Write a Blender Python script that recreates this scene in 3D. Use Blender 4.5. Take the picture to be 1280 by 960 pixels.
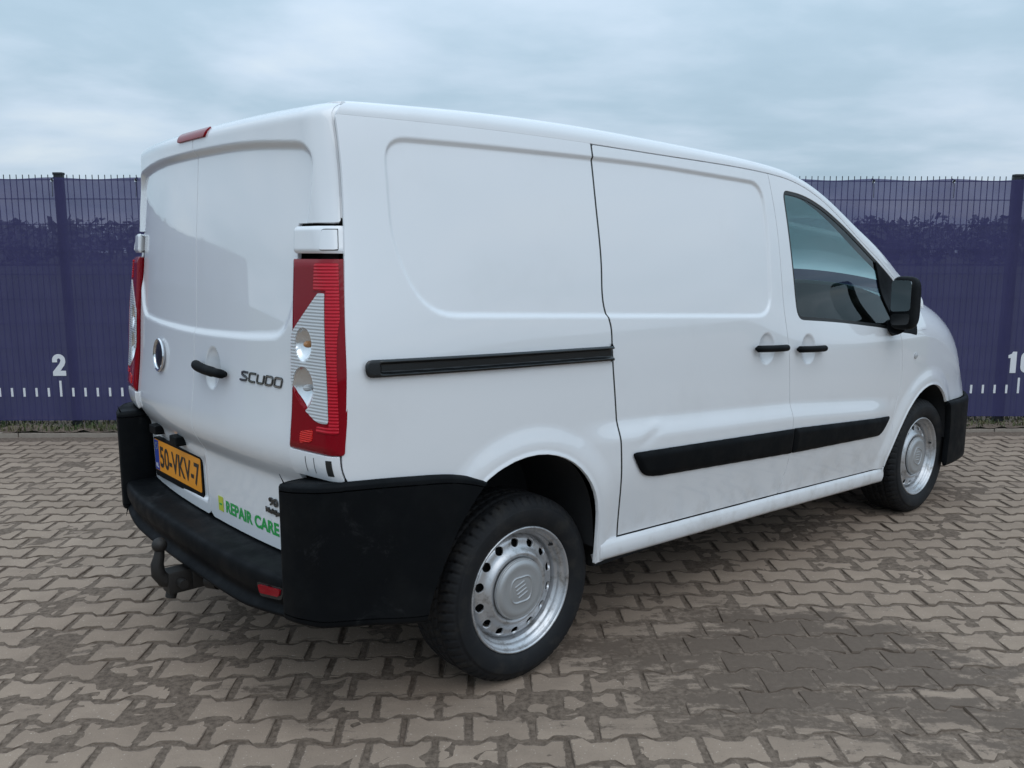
import bpy, math, random
import numpy as np
from math import radians, sin, cos, pi
random.seed(7); rng = np.random.default_rng(7)
for o in list(bpy.data.objects): bpy.data.objects.remove(o)
scene = bpy.context.scene; COL = scene.collection

# ------------------------------------------------------------------ camera
CAM_F, CAM_PITCH, CAM_H = 1083.27, 0.15145, 1.46649
cam = bpy.data.cameras.new('camera'); camo = bpy.data.objects.new('camera', cam); COL.objects.link(camo)
cam.sensor_width = 36; cam.lens = CAM_F/1280*36; cam.clip_start = .05; cam.clip_end = 3000
camo.location = (0, 0, CAM_H); camo.rotation_euler = (pi/2-CAM_PITCH, 0, 0)
scene.camera = camo

# ------------------------------------------------------------------ sky (overcast)
SUN_EL, SUN_AZ = radians(50), radians(160)          # azimuth from +Y clockwise (behind the camera, to the right)
w = bpy.data.worlds.new('World'); scene.world = w; w.use_nodes = True
nt = w.node_tree; N = nt.nodes; L = nt.links; N.clear()
def nd(tree, typ, **kw):
    n = tree.nodes.new(typ)
    for k, v in kw.items(): setattr(n, k, v)
    return n
def ramp(tree, stops, interp='LINEAR'):
    r = tree.nodes.new('ShaderNodeValToRGB'); cr = r.color_ramp; cr.interpolation = interp
    while len(cr.elements) < len(stops): cr.elements.new(.5)
    for e, (p, c) in zip(cr.elements, stops):
        e.position = p; e.color = (*c, 1) if len(c) == 3 else c
    return r
def mth(tree, op, a=None, b=None, c=None, clamp=False):
    n = tree.nodes.new('ShaderNodeMath'); n.operation = op; n.use_clamp = clamp
    for i, v in enumerate((a, b, c)):
        if v is None: continue
        if isinstance(v, (int, float)): n.inputs[i].default_value = v
        else: tree.links.new(v, n.inputs[i])
    return n.outputs[0]
sky = nd(nt, 'ShaderNodeTexSky', sky_type='NISHITA', sun_disc=False)
sky.sun_elevation = SUN_EL; sky.sun_rotation = SUN_AZ; sky.air_density = 1.2; sky.dust_density = 2.5
tc = nd(nt, 'ShaderNodeTexCoord'); sep = nd(nt, 'ShaderNodeSeparateXYZ'); L.new(tc.outputs['Generated'], sep.inputs[0])
up = mth(nt, 'MAXIMUM', sep.outputs['Z'], 0.0)
den = mth(nt, 'ADD', up, 0.16)
cmb = nd(nt, 'ShaderNodeCombineXYZ')
L.new(mth(nt, 'MULTIPLY', mth(nt, 'DIVIDE', sep.outputs['X'], den), .85), cmb.inputs[0]); L.new(mth(nt, 'DIVIDE', sep.outputs['Y'], den), cmb.inputs[1])
n1 = nd(nt, 'ShaderNodeTexNoise'); n1.inputs['Scale'].default_value = .75; n1.inputs['Detail'].default_value = 7; n1.inputs['Roughness'].default_value = .52; n1.inputs['Distortion'].default_value = .35
L.new(cmb.outputs[0], n1.inputs['Vector'])
n2 = nd(nt, 'ShaderNodeTexNoise'); n2.inputs['Scale'].default_value = 2.1; n2.inputs['Detail'].default_value = 5
L.new(cmb.outputs[0], n2.inputs['Vector'])
nn = mth(nt, 'ADD', mth(nt, 'MULTIPLY', n1.outputs[0], .72), mth(nt, 'MULTIPLY', n2.outputs[0], .28))
cr = ramp(nt, [(.35, (4.2, 5.8, 7.1)), (.45, (5.0, 6.6, 8.0)), (.55, (6.5, 7.9, 9.4)), (.66, (8.0, 9.1, 10.0))])
L.new(nn, cr.inputs[0])
# an overcast dome is brighter overhead than at the horizon
ovc = mth(nt, 'ADD', mth(nt, 'MULTIPLY', mth(nt, 'POWER', up, 1.2), 1.3), .98)
cl = nd(nt, 'ShaderNodeVectorMath', operation='SCALE'); L.new(cr.outputs[0], cl.inputs[0]); L.new(ovc, cl.inputs['Scale'])
mx = nd(nt, 'ShaderNodeMix', data_type='RGBA'); mx.inputs[0].default_value = .93
L.new(sky.outputs[0], mx.inputs[6]); L.new(cl.outputs[0], mx.inputs[7])
bg = nd(nt, 'ShaderNodeBackground'); bg.inputs[1].default_value = .085; L.new(mx.outputs[2], bg.inputs[0])
wo = nd(nt, 'ShaderNodeOutputWorld'); L.new(bg.outputs[0], wo.inputs[0])

# ------------------------------------------------------------------ sun behind the cloud
sl = bpy.data.lights.new('sun', 'SUN'); sl.energy = 0.5; sl.angle = radians(50); sl.color = (1, .98, .96)
so = bpy.data.objects.new('sun', sl); COL.objects.link(so)
so.rotation_euler = (pi/2-SUN_EL, 0, -SUN_AZ+pi)    # light travels away from azimuth
so.location = (0, 0, 20)
scene.view_settings.view_transform = 'Standard'; scene.view_settings.look = 'None'
scene.view_settings.exposure = 0.0; scene.view_settings.gamma = 1; scene.view_settings.use_curve_mapping = False

# ================================================================== helpers
def spl(xs, ys):
    """natural cubic spline, linear extrapolation"""
    x = np.asarray(xs, float); y = np.asarray(ys, float); n = len(x); h = np.diff(x)
    A = np.eye(n); b = np.zeros(n)
    for i in range(1, n-1):
        A[i, i-1] = h[i-1]; A[i, i] = 2*(h[i-1]+h[i]); A[i, i+1] = h[i]
        b[i] = 6*((y[i+1]-y[i])/h[i]-(y[i]-y[i-1])/h[i-1])
    M = np.linalg.solve(A, b)
    def f(q):
        q = np.asarray(q, float); qc = np.clip(q, x[0], x[-1])
        i = np.clip(np.searchsorted(x, qc)-1, 0, n-2); hi = h[i]; a = (x[i+1]-qc)/hi; c = (qc-x[i])/hi
        v = a*y[i]+c*y[i+1]+((a**3-a)*M[i]+(c**3-c)*M[i+1])*hi*hi/6
        s0 = (y[1]-y[0])/h[0]-h[0]*M[1]/6; s1 = (y[-1]-y[-2])/h[-1]+h[-1]*M[-2]/6
        return v+np.where(q < x[0], (q-x[0])*s0, 0)+np.where(q > x[-1], (q-x[-1])*s1, 0)
    return f
def pl(xs, ys): return lambda q: np.interp(q, xs, ys)
def ss(a, b, x):
    t = np.clip((np.asarray(x, float)-a)/(b-a), 0, 1); return t*t*(3-2*t)
def sd(px, pz, poly):
    """signed distance, positive inside"""
    px = np.asarray(px, float); pz = np.asarray(pz, float)
    P = np.asarray(poly, float); d = np.full(px.shape, 1e9); ins = np.zeros(px.shape, bool)
    for (ax, az), (bx, bz) in zip(P, np.roll(P, -1, 0)):
        ex, ez = bx-ax, bz-az; l2 = ex*ex+ez*ez+1e-12
        t = np.clip(((px-ax)*ex+(pz-az)*ez)/l2, 0, 1)
        d = np.minimum(d, (px-ax-t*ex)**2+(pz-az-t*ez)**2)
        c = (az > pz) != (bz > pz)
        ins ^= c & (px < (bx-ax)*(pz-az)/(bz-az+(1e-12 if bz == az else 0))+ax)
    d = np.sqrt(d); return np.where(ins, d, -d)
def rnd(poly, r, n=5):
    """round the corners of a polygon; r a number or one radius per corner"""
    P = [np.array(p, float) for p in poly]; R = r if hasattr(r, '__len__') else [r]*len(P); out = []
    for i, p in enumerate(P):
        a, b = P[i-1], P[(i+1) % len(P)]; da = a-p; db = b-p; la = np.linalg.norm(da); lb = np.linalg.norm(db)
        k = min(R[i], la*.49, lb*.49); s = p+da/la*k; e = p+db/lb*k
        for t in np.linspace(0, 1, n): out.append((1-t)**2*s+2*t*(1-t)*p+t*t*e)
    return np.array(out)
def setp(o, label=None, category=None, group=None, kind=None):
    for k, v in (('label', label), ('category', category), ('group', group), ('kind', kind)):
        if v: o[k] = v
    return o
def link(name, me, mat=None, parent=None):
    o = bpy.data.objects.new(name, me); COL.objects.link(o)
    if mat is not None and me is not None and not me.materials: me.materials.append(mat)
    if parent is not None: o.parent = parent
    return o
def mesh(name, v, f, smooth=True, normals=None):
    me = bpy.data.meshes.new(name); me.from_pydata([tuple(map(float, p)) for p in v], [], [tuple(map(int, q)) for q in f]); me.update()
    if smooth: me.polygons.foreach_set('use_smooth', [True]*len(me.polygons))
    if normals is not None: me.normals_split_custom_set_from_vertices([tuple(map(float, n)) for n in normals])
    return me
class MB:
    """collects simple solids in ONE mesh"""
    def __init__(s): s.v = []; s.f = []
    def add(s, v, f):
        b = len(s.v); s.v += [tuple(p) for p in v]; s.f += [tuple(i+b for i in q) for q in f]; return s
    def box(s, x0, x1, y0, y1, z0, z1, bev=0):
        if bev <= 0:
            v = [(x, y, z) for x in (x0, x1) for y in (y0, y1) for z in (z0, z1)]
            return s.add(v, [(0, 1, 3, 2), (4, 6, 7, 5), (0, 4, 5, 1), (2, 3, 7, 6), (0, 2, 6, 4), (1, 5, 7, 3)])
        import bmesh
        bm = bmesh.new(); bmesh.ops.create_cube(bm, size=1)
        for q in bm.verts: q.co = ((x0+x1)/2+q.co.x*(x1-x0), (y0+y1)/2+q.co.y*(y1-y0), (z0+z1)/2+q.co.z*(z1-z0))
        bmesh.ops.bevel(bm, geom=bm.edges[:], offset=bev, segments=2, affect='EDGES', profile=.6)
        bm.verts.ensure_lookup_table(); bm.verts.index_update()
        s.add([q.co[:] for q in bm.verts], [[q.index for q in f.verts] for f in bm.faces]); bm.free(); return s
    def tube(s, pts, rad, n=12, cap=True, sy=1.0):
        P = np.array(pts, float); m = len(P); R = rad if hasattr(rad, '__len__') else [rad]*m
        T = np.gradient(P, axis=0); T /= np.linalg.norm(T, axis=1)[:, None]
        ref = np.array([0, 0, 1.]) if abs(T[0][2]) < .9 else np.array([1., 0, 0])
        v = []; f = []; a = np.cross(T[0], ref)
        for i in range(m):
            a = a-T[i]*(a@T[i]); a /= np.linalg.norm(a); b = np.cross(a, T[i])
            for k in range(n):
                t = 2*pi*k/n; v.append(P[i]+R[i]*(a*cos(t)*sy+b*sin(t)))
        for i in range(m-1):
            for k in range(n): f.append((i*n+k, i*n+(k+1) % n, (i+1)*n+(k+1) % n, (i+1)*n+k))
        if cap: f.append(tuple(range(n-1, -1, -1))); f.append(tuple((m-1)*n+k for k in range(n)))
        return s.add(v, f)
    def prism(s, poly, fmap, d0, d1):
        """poly (a,b) swept from depth d0 to d1, fmap(a,b,d)->xyz"""
        n = len(poly); v = [fmap(a, b, d) for d in (d0, d1) for a, b in poly]
        f = [tuple(range(n)), tuple(range(2*n-1, n-1, -1))]+[(i, i+n, (i+1) % n+n, (i+1) % n) for i in range(n)]
        return s.add(v, f)
    def sphere(s, c, r, nu=20, nv=12):
        rr = r if hasattr(r, '__len__') else (r, r, r)
        v = [(c[0]+rr[0]*sin(pi*j/nv)*cos(2*pi*i/nu), c[1]+rr[1]*sin(pi*j/nv)*sin(2*pi*i/nu), c[2]+rr[2]*cos(pi*j/nv)) for j in range(nv+1) for i in range(nu)]
        f = [(j*nu+i, (j+1)*nu+i, (j+1)*nu+(i+1) % nu, j*nu+(i+1) % nu) for j in range(nv) for i in range(nu)]
        return s.add(v, f)
    def build(s, name, mat, parent=None, smooth=False, angle=35):
        me = mesh(name, s.v, s.f, smooth)
        if smooth:
            try: me.set_sharp_from_angle(angle=radians(angle))
            except Exception: pass
        import bmesh
        bm = bmesh.new(); bm.from_mesh(me); bmesh.ops.recalc_face_normals(bm, faces=bm.faces); bm.to_mesh(me); bm.free()
        return link(name, me, mat, parent)
def lathe(prof, n, axis='y'):
    """prof (r, a) about the axis; returns v,f"""
    v = []; f = []; m = len(prof)
    for k in range(n):
        t = 2*pi*k/n
        for r, a in prof: v.append((r*cos(t), a, r*sin(t)))
    for k in range(n):
        for i in range(m-1): f.append((k*m+i, k*m+i+1, ((k+1) % n)*m+i+1, ((k+1) % n)*m+i))
    return v, f

def patch(name, P, F, mat, parent=None, skirt=.012, out=None, skirt_dir=None):
    """grid of points P[nu,nv,3] kept where F>0, trimmed exactly along F=0, with a folded-in edge. out(P)->reference outward direction"""
    nu, nv = P.shape[:2]
    du = np.gradient(P, axis=0); dv = np.gradient(P, axis=1); Nn = np.cross(du, dv)
    Nn /= np.linalg.norm(Nn, axis=2)[..., None]+1e-12
    flip = False
    if out is not None:
        if np.sum((Nn*np.asarray(out)).sum(-1)*(F > 0)) < 0: Nn = -Nn; flip = True
    V = P.reshape(-1, 3); NN = Nn.reshape(-1, 3); Fv = F.reshape(-1)
    idx = np.arange(nu*nv).reshape(nu, nv)
    q = np.stack([idx[:-1, :-1], idx[1:, :-1], idx[1:, 1:], idx[:-1, 1:]], -1).reshape(-1, 4)
    pos = (Fv[q] > 0).sum(1)
    full = q[pos == 4]; mix = q[(pos > 0) & (pos < 4)]
    newv = []; newn = []; ecache = {}; faces = [tuple(r) for r in full]
    base = len(V)
    def cut(a, b):
        k = (a, b) if a < b else (b, a)
        if k in ecache: return ecache[k]
        t = Fv[k[0]]/(Fv[k[0]]-Fv[k[1]]); t = min(max(t, .02), .98)
        newv.append(V[k[0]]*(1-t)+V[k[1]]*t); newn.append(NN[k[0]]*(1-t)+NN[k[1]]*t)
        ecache[k] = base+len(newv)-1; return ecache[k]
    for c in mix.tolist():
        for tri in ((c[0], c[1], c[2]), (c[0], c[2], c[3])):
            poly = []
            for i in range(3):
                a, b = tri[i], tri[(i+1) % 3]
                if Fv[a] > 0: poly.append(a)
                if (Fv[a] > 0) != (Fv[b] > 0): poly.append(cut(a, b))
            if len(poly) >= 3: faces.append(tuple(poly))
    allv = np.vstack([V, np.array(newv).reshape(-1, 3)]); alln = np.vstack([NN, np.array(newn).reshape(-1, 3)])
    used = np.unique(np.concatenate([np.array(f) for f in faces])); mp = -np.ones(len(allv), int); mp[used] = np.arange(len(used))
    faces = [tuple(mp[list(f)]) for f in faces]; v = allv[used]; n = alln[used]
    if skirt:
        cnt = {}
        for f in faces:
            for i in range(len(f)):
                a, b = f[i], f[(i+1) % len(f)]
                if (b, a) in cnt: del cnt[(b, a)]
                else: cnt[(a, b)] = 1
        d1 = {}; ev = []; en = []; acc = {}
        for a, b in cnt:
            e = v[b]-v[a]; s = np.cross(e, n[a])*(-1 if flip else 1)
            for k in (a, b): acc[k] = acc.get(k, 0)+s
        nb = len(v)
        for k in acc:
            s = acc[k]/(np.linalg.norm(acc[k])+1e-12); d1[k] = nb+len(ev)
            dr = -n[k] if skirt_dir is None else np.asarray(skirt_dir, float)
            ev += [v[k], v[k]+s*.0008+dr*.0012, v[k]+s*.0008+dr*skirt]; en += [n[k], s*.8+n[k]*.3, s]
        for a, b in cnt:
            i, j = d1[a], d1[b]
            faces.append((j, i, i+1, j+1)); faces.append((j+1, i+1, i+2, j+2))
        v = np.vstack([v, np.array(ev)]); n = np.vstack([n, np.array(en)])
    if flip: faces = [f[::-1] for f in faces]
    n = n/(np.linalg.norm(n, axis=1)[:, None]+1e-12)
    me = mesh(name, v, faces, True, n)
    return link(name, me, mat, parent)

# ------------------------------------------------------------------ materials
def mat(name, col, rough=.5, metal=0, coat=0, coat_r=.03, spec=.5):
    m = bpy.data.materials.new(name); m.use_nodes = True; b = m.node_tree.nodes['Principled BSDF']
    b.inputs['Base Color'].default_value = (*col, 1); b.inputs['Roughness'].default_value = rough; b.inputs['Metallic'].default_value = metal
    b.inputs['Coat Weight'].default_value = coat; b.inputs['Coat IOR'].default_value = 1.5 if name != 'white_paint' else 1.75; b.inputs['Coat Roughness'].default_value = coat_r; b.inputs['Specular IOR Level'].default_value = spec
    return m, m.node_tree, b
def noise(t, vec, scale, detail=4, rough=.55, dist=0):
    n = t.nodes.new('ShaderNodeTexNoise'); n.inputs['Scale'].default_value = scale; n.inputs['Detail'].default_value = detail
    n.inputs['Roughness'].default_value = rough; n.inputs['Distortion'].default_value = dist
    if vec is not None: t.links.new(vec, n.inputs['Vector'])
    return n.outputs[0]
def bump(t, b, h, strength=.3, dist=.002):
    n = t.nodes.new('ShaderNodeBump'); n.inputs['Strength'].default_value = strength; n.inputs['Distance'].default_value = dist
    t.links.new(h, n.inputs['Height']); t.links.new(n.outputs[0], b.inputs['Normal']); return n
def mixc(t, fac, a, b):
    n = t.nodes.new('ShaderNodeMix'); n.data_type = 'RGBA'
    if isinstance(fac, (int, float)): n.inputs[0].default_value = fac
    else: t.links.new(fac, n.inputs[0])
    for k, v in ((6, a), (7, b)):
        if isinstance(v, tuple): n.inputs[k].default_value = (*v, 1)
        else: t.links.new(v, n.inputs[k])
    return n.outputs[2]
def mrange(t, v, a, b, c=0., d=1., smooth=True):
    n = t.nodes.new('ShaderNodeMapRange'); n.interpolation_type = 'SMOOTHSTEP' if smooth else 'LINEAR'
    for i, q in enumerate((a, b, c, d)): n.inputs[i+1].default_value = q
    t.links.new(v, n.inputs[0]); return n.outputs[0]
def objco(t): return t.nodes.new('ShaderNodeTexCoord').outputs['Object']
def poso(t): return t.nodes.new('ShaderNodeNewGeometry').outputs['Position']

M = {}
m, t, b = mat('white_paint', (.765, .772, .790), .38, 0, 1., .025); M['white'] = m
p_ = poso(t); sx = nd(t, 'ShaderNodeSeparateXYZ'); t.links.new(p_, sx.inputs[0])
low = mrange(t, sx.outputs['Z'], .62, .28)
dirt = mth(t, 'MULTIPLY', low, mrange(t, noise(t, p_, 9, 6, .65), .42, .72))
dirt = mth(t, 'ADD', mth(t, 'MULTIPLY', dirt, .42), mth(t, 'MULTIPLY', mrange(t, noise(t, p_, 3.1, 5, .6), .52, .8), .07))
t.links.new(mixc(t, dirt, (.765, .772, .790), (.36, .33, .29)), b.inputs['Base Color'])
t.links.new(mth(t, 'ADD', mth(t, 'MULTIPLY', mrange(t, noise(t, p_, 5, 4), .35, .75), .05), .02), b.inputs['Coat Roughness'])
bump(t, b, noise(t, p_, 2.2, 2), .3, .007)

m, t, b = mat('black_plastic', (.005, .006, .007), .5, 0, 0, spec=.12); M['black'] = m
p_ = objco(t); n_ = noise(t, p_, 420, 2)
scf = mth(t, 'MULTIPLY', mrange(t, noise(t, p_, 7, 9, .8, .6), .56, .70), mrange(t, noise(t, p_, 2.3, 3), .45, .65))
t.links.new(mixc(t, mth(t, 'MULTIPLY', scf, .8), mixc(t, mrange(t, noise(t, p_, 6, 6, .65), .45, .8), (.0018, .0026, .0036), (.006, .0068, .0075)), (.028, .029, .030)), b.inputs['Base Color'])
t.links.new(mrange(t, noise(t, p_, 11, 4), .3, .7, .5, .68), b.inputs['Roughness']); bump(t, b, n_, .18, .0006)
M['trim'] = mat('glossy_black_trim', (.010, .011, .012), .22, 0, 0)[0]
M['dark'] = mat('underbody_black', (.012, .012, .013), .9)[0]
M['seal_gap_shade'] = mat('black_rubber_and_gap_shade', (.011, .012, .012), .45)[0]
m, t, b = mat('tyre_rubber', (.016, .0165, .018), .72, spec=.35); M['rubber'] = m
p_ = objco(t)
t.links.new(mixc(t, mrange(t, noise(t, p_, 14, 6, .65), .45, .75), (.006, .0065, .008), (.020, .018, .016)), b.inputs['Base Color'])
bump(t, b, noise(t, p_, 160, 3), .2, .001)
m, t, b = mat('silver_wheel_paint', (.50, .51, .53), .36, .75, .3, .2); M['rim'] = m
p_ = objco(t)
t.links.new(mixc(t, mrange(t, noise(t, p_, 26, 8, .75), .47, .72), (.54, .545, .56), (.25, .235, .22)), b.inputs['Base Color'])
t.links.new(mrange(t, noise(t, p_, 18, 4), .3, .7, .28, .46), b.inputs['Roughness'])
M['cap'] = mat('silver_cap_plastic', (.42, .425, .43), .42, .55)[0]
M['chrome'] = mat('chrome', (.75, .76, .78), .12, 1)[0]
M['badge_dark'] = mat('dark_chrome', (.10, .105, .11), .2, .9)[0]
M['steel'] = mat('rusty_black_steel', (.03, .027, .025), .55, .5)[0]
M['green'] = mat('green_vinyl', (.02, .33, .07), .45)[0]
M['yellowgreen'] = mat('yellow_green_vinyl', (.50, .55, .05), .45)[0]
M['plate'] = mat('yellow_plate', (.80, .29, .010), .38)[0]
M['plate_blue'] = mat('blue_plate_band', (.01, .04, .28), .4)[0]
M['ink'] = mat('black_plate_ink', (.012, .012, .012), .5)[0]
M['print_white'] = mat('white_banner_print', (.72, .72, .74), .7)[0]
M['cloth'] = mat('grey_seat_cloth', (.05, .052, .056), .9)[0]
M['dash'] = mat('dark_grey_dashboard', (.035, .037, .04), .6)[0]
M['mirror'] = mat('mirror_glass', (.72, .75, .76), .03, 1)[0]
M['amber'] = mat('amber_bulb', (.42, .20, .08), .3)[0]
def glass(name, tint, refl):
    m = bpy.data.materials.new(name); m.use_nodes = True; t = m.node_tree; t.nodes.clear()
    tr = t.nodes.new('ShaderNodeBsdfTransparent'); tr.inputs[0].default_value = (*tint, 1)
    gl = t.nodes.new('ShaderNodeBsdfGlossy'); gl.inputs['Roughness'].default_value = .015; gl.inputs[0].default_value = (.95, 1, 1, 1)
    fr = t.nodes.new('ShaderNodeFresnel'); fr.inputs[0].default_value = 1.5
    mx = t.nodes.new('ShaderNodeMixShader'); t.links.new(mth(t, 'MULTIPLY', fr.outputs[0], refl, clamp=True), mx.inputs[0]); t.links.new(tr.outputs[0], mx.inputs[1]); t.links.new(gl.outputs[0], mx.inputs[2])
    o = t.nodes.new('ShaderNodeOutputMaterial'); t.links.new(mx.outputs[0], o.inputs[0]); return m
M['glass'] = glass('green_tinted_glass', (.30, .44, .44), 1.0)
def lens(name, col, rough, trans, rib=0, ribscale=0):
    m, t, b = mat(name, col, rough, 0, .25, .03, spec=.2)
    b.inputs['Transmission Weight'].default_value = trans; b.inputs['IOR'].default_value = 1.3
    if rib:
        s = nd(t, 'ShaderNodeSeparateXYZ'); t.links.new(objco(t), s.inputs[0])
        wv = mth(t, 'SINE', mth(t, 'MULTIPLY', s.outputs['Z'], ribscale)); bump(t, b, wv, rib, .002)
    return m
M['red_ribbed'] = lens('red_ribbed_lens', (.62, .012, .03), .12, .25, .65, 2*pi/.0092)
M['red_dark'] = lens('deep_red_lens', (.30, .003, .012), .1, .3)
M['red_bright'] = lens('bright_red_reflector', (.75, .02, .015), .15, .2, .6, 2*pi/.006)
M['clear_ribbed'] = lens('clear_ribbed_lens', (.74, .76, .78), .1, .3, .45, 2*pi/.0092)
M['clear_bowl'] = lens('grey_bowl_lens', (.56, .57, .58), .2, .2, .2, 2*pi/.006)
M['silver_bowl'] = mat('silvered_bowl', (.72, .73, .74), .22, .85, .5)[0]

# ================================================================== ground and pavement
PYAW = .028
def prot(a, b_): return (a*cos(PYAW)-b_*sin(PYAW), a*sin(PYAW)+b_*cos(PYAW))
m, t, b = mat('field_grass', (.05, .055, .03), 1, spec=0); M['field'] = m
t.links.new(mixc(t, noise(t, poso(t), .6, 6), (.05, .055, .04), (.085, .085, .06)), b.inputs['Base Color'])
gv = [(-1500, -1500, -.07), (1500, -1500, -.07), (1500, 1500, -.07), (-1500, 1500, -.07)]
setp(link('ground', mesh('ground', gv, [(0, 1, 2, 3)], False), M['field']), kind='structure')

def stain_shade_mask(t, p_):
    """muddy wet patches on the paving plus painted darkness by the van, in world metres"""
    mp = nd(t, 'ShaderNodeMapping'); t.links.new(p_, mp.inputs[0]); mp.inputs['Rotation'].default_value = (0, 0, radians(14)); mp.inputs['Scale'].default_value = (.8, 2.3, 1)
    mq = nd(t, 'ShaderNodeMapping'); t.links.new(p_, mq.inputs[0]); mq.inputs['Rotation'].default_value = (0, 0, radians(24)); mq.inputs['Scale'].default_value = (1, 5, 1)
    n_ = mth(t, 'ADD', mth(t, 'MULTIPLY', noise(t, mp.outputs[0], 2.0, 9, .68, .6), .8), mth(t, 'MULTIPLY', noise(t, mq.outputs[0], 9, 6, .7, .3), .2))
    s = nd(t, 'ShaderNodeSeparateXYZ'); t.links.new(p_, s.inputs[0])
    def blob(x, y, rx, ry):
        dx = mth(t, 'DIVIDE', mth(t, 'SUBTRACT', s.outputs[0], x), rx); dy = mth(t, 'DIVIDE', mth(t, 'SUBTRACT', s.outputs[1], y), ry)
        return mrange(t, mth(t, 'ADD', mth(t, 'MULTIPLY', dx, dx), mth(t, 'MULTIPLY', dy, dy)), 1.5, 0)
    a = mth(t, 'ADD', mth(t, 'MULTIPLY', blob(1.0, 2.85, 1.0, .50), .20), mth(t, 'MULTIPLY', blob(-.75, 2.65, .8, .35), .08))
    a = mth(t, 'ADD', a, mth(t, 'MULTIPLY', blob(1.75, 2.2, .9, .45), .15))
    a = mth(t, 'ADD', a, mth(t, 'MULTIPLY', blob(.85, 3.25, .9, .42), .12))  # wet ground by the near sill, also painting in the darkness under the van
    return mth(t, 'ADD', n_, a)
m, t, b = mat('concrete_paver', (.26, .22, .19), .85, spec=.2); M['paver'] = m
p_ = poso(t); at = nd(t, 'ShaderNodeAttribute', attribute_name='edge'); at2 = nd(t, 'ShaderNodeAttribute', attribute_name='tone')
base = mixc(t, at2.outputs['Fac'], (.285, .212, .160), (.395, .298, .226))
base = mixc(t, mrange(t, noise(t, p_, 5, 7, .65), .3, .7), base, mixc(t, .5, base, (.235, .175, .132)))
fine = noise(t, p_, 170, 4, .7)
base = mixc(t, mrange(t, fine, .56, .72, 0, .5), base, (.17, .132, .105))
base = mixc(t, mrange(t, noise(t, p_, 95, 2, .5), .66, .72, 0, .7), base, (.56, .46, .38))
rag = mth(t, 'ADD', mth(t, 'MULTIPLY', at.outputs['Fac'], .62), mth(t, 'MULTIPLY', noise(t, p_, 30, 9, .78, .3), .76))
rag = mth(t, 'ADD', rag, mth(t, 'MULTIPLY', noise(t, p_, 1.6, 3), .22))
edge = mrange(t, rag, .74, .83)
st = stain_shade_mask(t, p_); wet = mrange(t, mth(t, 'ADD', st, mth(t, 'MULTIPLY', noise(t, p_, 17, 10, .8, .5), .46)), .865, .94)
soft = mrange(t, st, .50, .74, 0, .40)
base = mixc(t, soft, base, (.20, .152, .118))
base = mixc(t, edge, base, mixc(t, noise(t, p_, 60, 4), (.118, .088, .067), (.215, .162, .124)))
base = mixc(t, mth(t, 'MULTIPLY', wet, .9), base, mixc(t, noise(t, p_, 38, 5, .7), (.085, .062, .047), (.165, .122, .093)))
ms = nd(t, 'ShaderNodeMapping'); t.links.new(p_, ms.inputs[0]); ms.inputs['Rotation'].default_value = (0, 0, radians(30)); ms.inputs['Scale'].default_value = (1, 14, 1)
scr = mth(t, 'MULTIPLY', mrange(t, noise(t, ms.outputs[0], 13, 4, .6), .70, .76), mrange(t, noise(t, p_, 3.3, 3), .5, .65, 0, .5))
base = mixc(t, scr, base, (.50, .41, .33))
t.links.new(base, b.inputs['Base Color'])
t.links.new(mth(t, 'SUBTRACT', .9, mth(t, 'MULTIPLY', wet, .22)), b.inputs['Roughness'])
hh = mth(t, 'ADD', mth(t, 'MULTIPLY', fine, .6), mth(t, 'MULTIPLY', noise(t, p_, 48, 5, .65), 1.0))
bump(t, b, hh, .55, .0035)
m, t, b = mat('joint_soil', (.08, .065, .053), .95, spec=.2); M['soil'] = m
p_ = poso(t)
t.links.new(mixc(t, mrange(t, noise(t, p_, 45, 6, .7), .3, .7), (.105, .077, .058), (.225, .168, .128)), b.inputs['Base Color'])
t.links.new(mth(t, 'SUBTRACT', .95, mth(t, 'MULTIPLY', mrange(t, stain_shade_mask(t, p_), .66, .74), .35)), b.inputs['Roughness'])
bump(t, b, noise(t, p_, 140, 5, .7), .7, .004)

PL, PR, PA = .2, .1385, .0125                      # paver length, row pitch, half depth of the waist
def paver_mesh(k):
    r = np.random.default_rng(100+k); g = .0084
    xs = [-.1, -.067, -.034, .034, .067, .1]; hi = [1, 1, -1, -1, 1, 1]
    top = [(x*(1-2*g/PL)+r.normal(0, .0028), PR/2+PA*h-g+r.normal(0, .0028)) for x, h in zip(xs, hi)]
    bot = [(x*(1-2*g/PL)+r.normal(0, .0028), -PR/2-PA*h+g+r.normal(0, .0028)) for x, h in zip(xs, hi)][::-1]
    o = np.array(top+bot)                          # 12 points, clockwise
    inn = o*np.array([.80, .66]); tl = r.normal(0, .005, 2)
    z = lambda q, d: d+q[0]*tl[0]+q[1]*tl[1]
    v = [(x, y, z((x, y), 0)) for x, y in inn]+[(x*.972, y*.965, z((x, y), -.0006)) for x, y in o]+[(x, y, z((x, y), -.0065)) for x, y in o]+[(x, y, -.035) for x, y in o]
    n = 12; f = [tuple(range(n-1, -1, -1))]
    for a in range(3):
        for i in range(n): j = (i+1) % n; f.append((a*n+i, a*n+j, (a+1)*n+j, (a+1)*n+i))
    f = [q[::-1] for q in f[1:]]; f = [tuple(range(n-1, -1, -1))]+f
    me = mesh('paver', v, f, False)
    a = me.attributes.new('edge', 'FLOAT', 'POINT'); a.data.foreach_set('value', [0.]*12+[.62]*12+[1.]*24)
    a = me.attributes.new('tone', 'FLOAT', 'POINT'); tone = float(np.clip(r.normal(.5, .23), 0, 1)); a.data.foreach_set('value', [tone]*48)
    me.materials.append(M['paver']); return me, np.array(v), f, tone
VAR = [paver_mesh(k) for k in range(34)]
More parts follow.
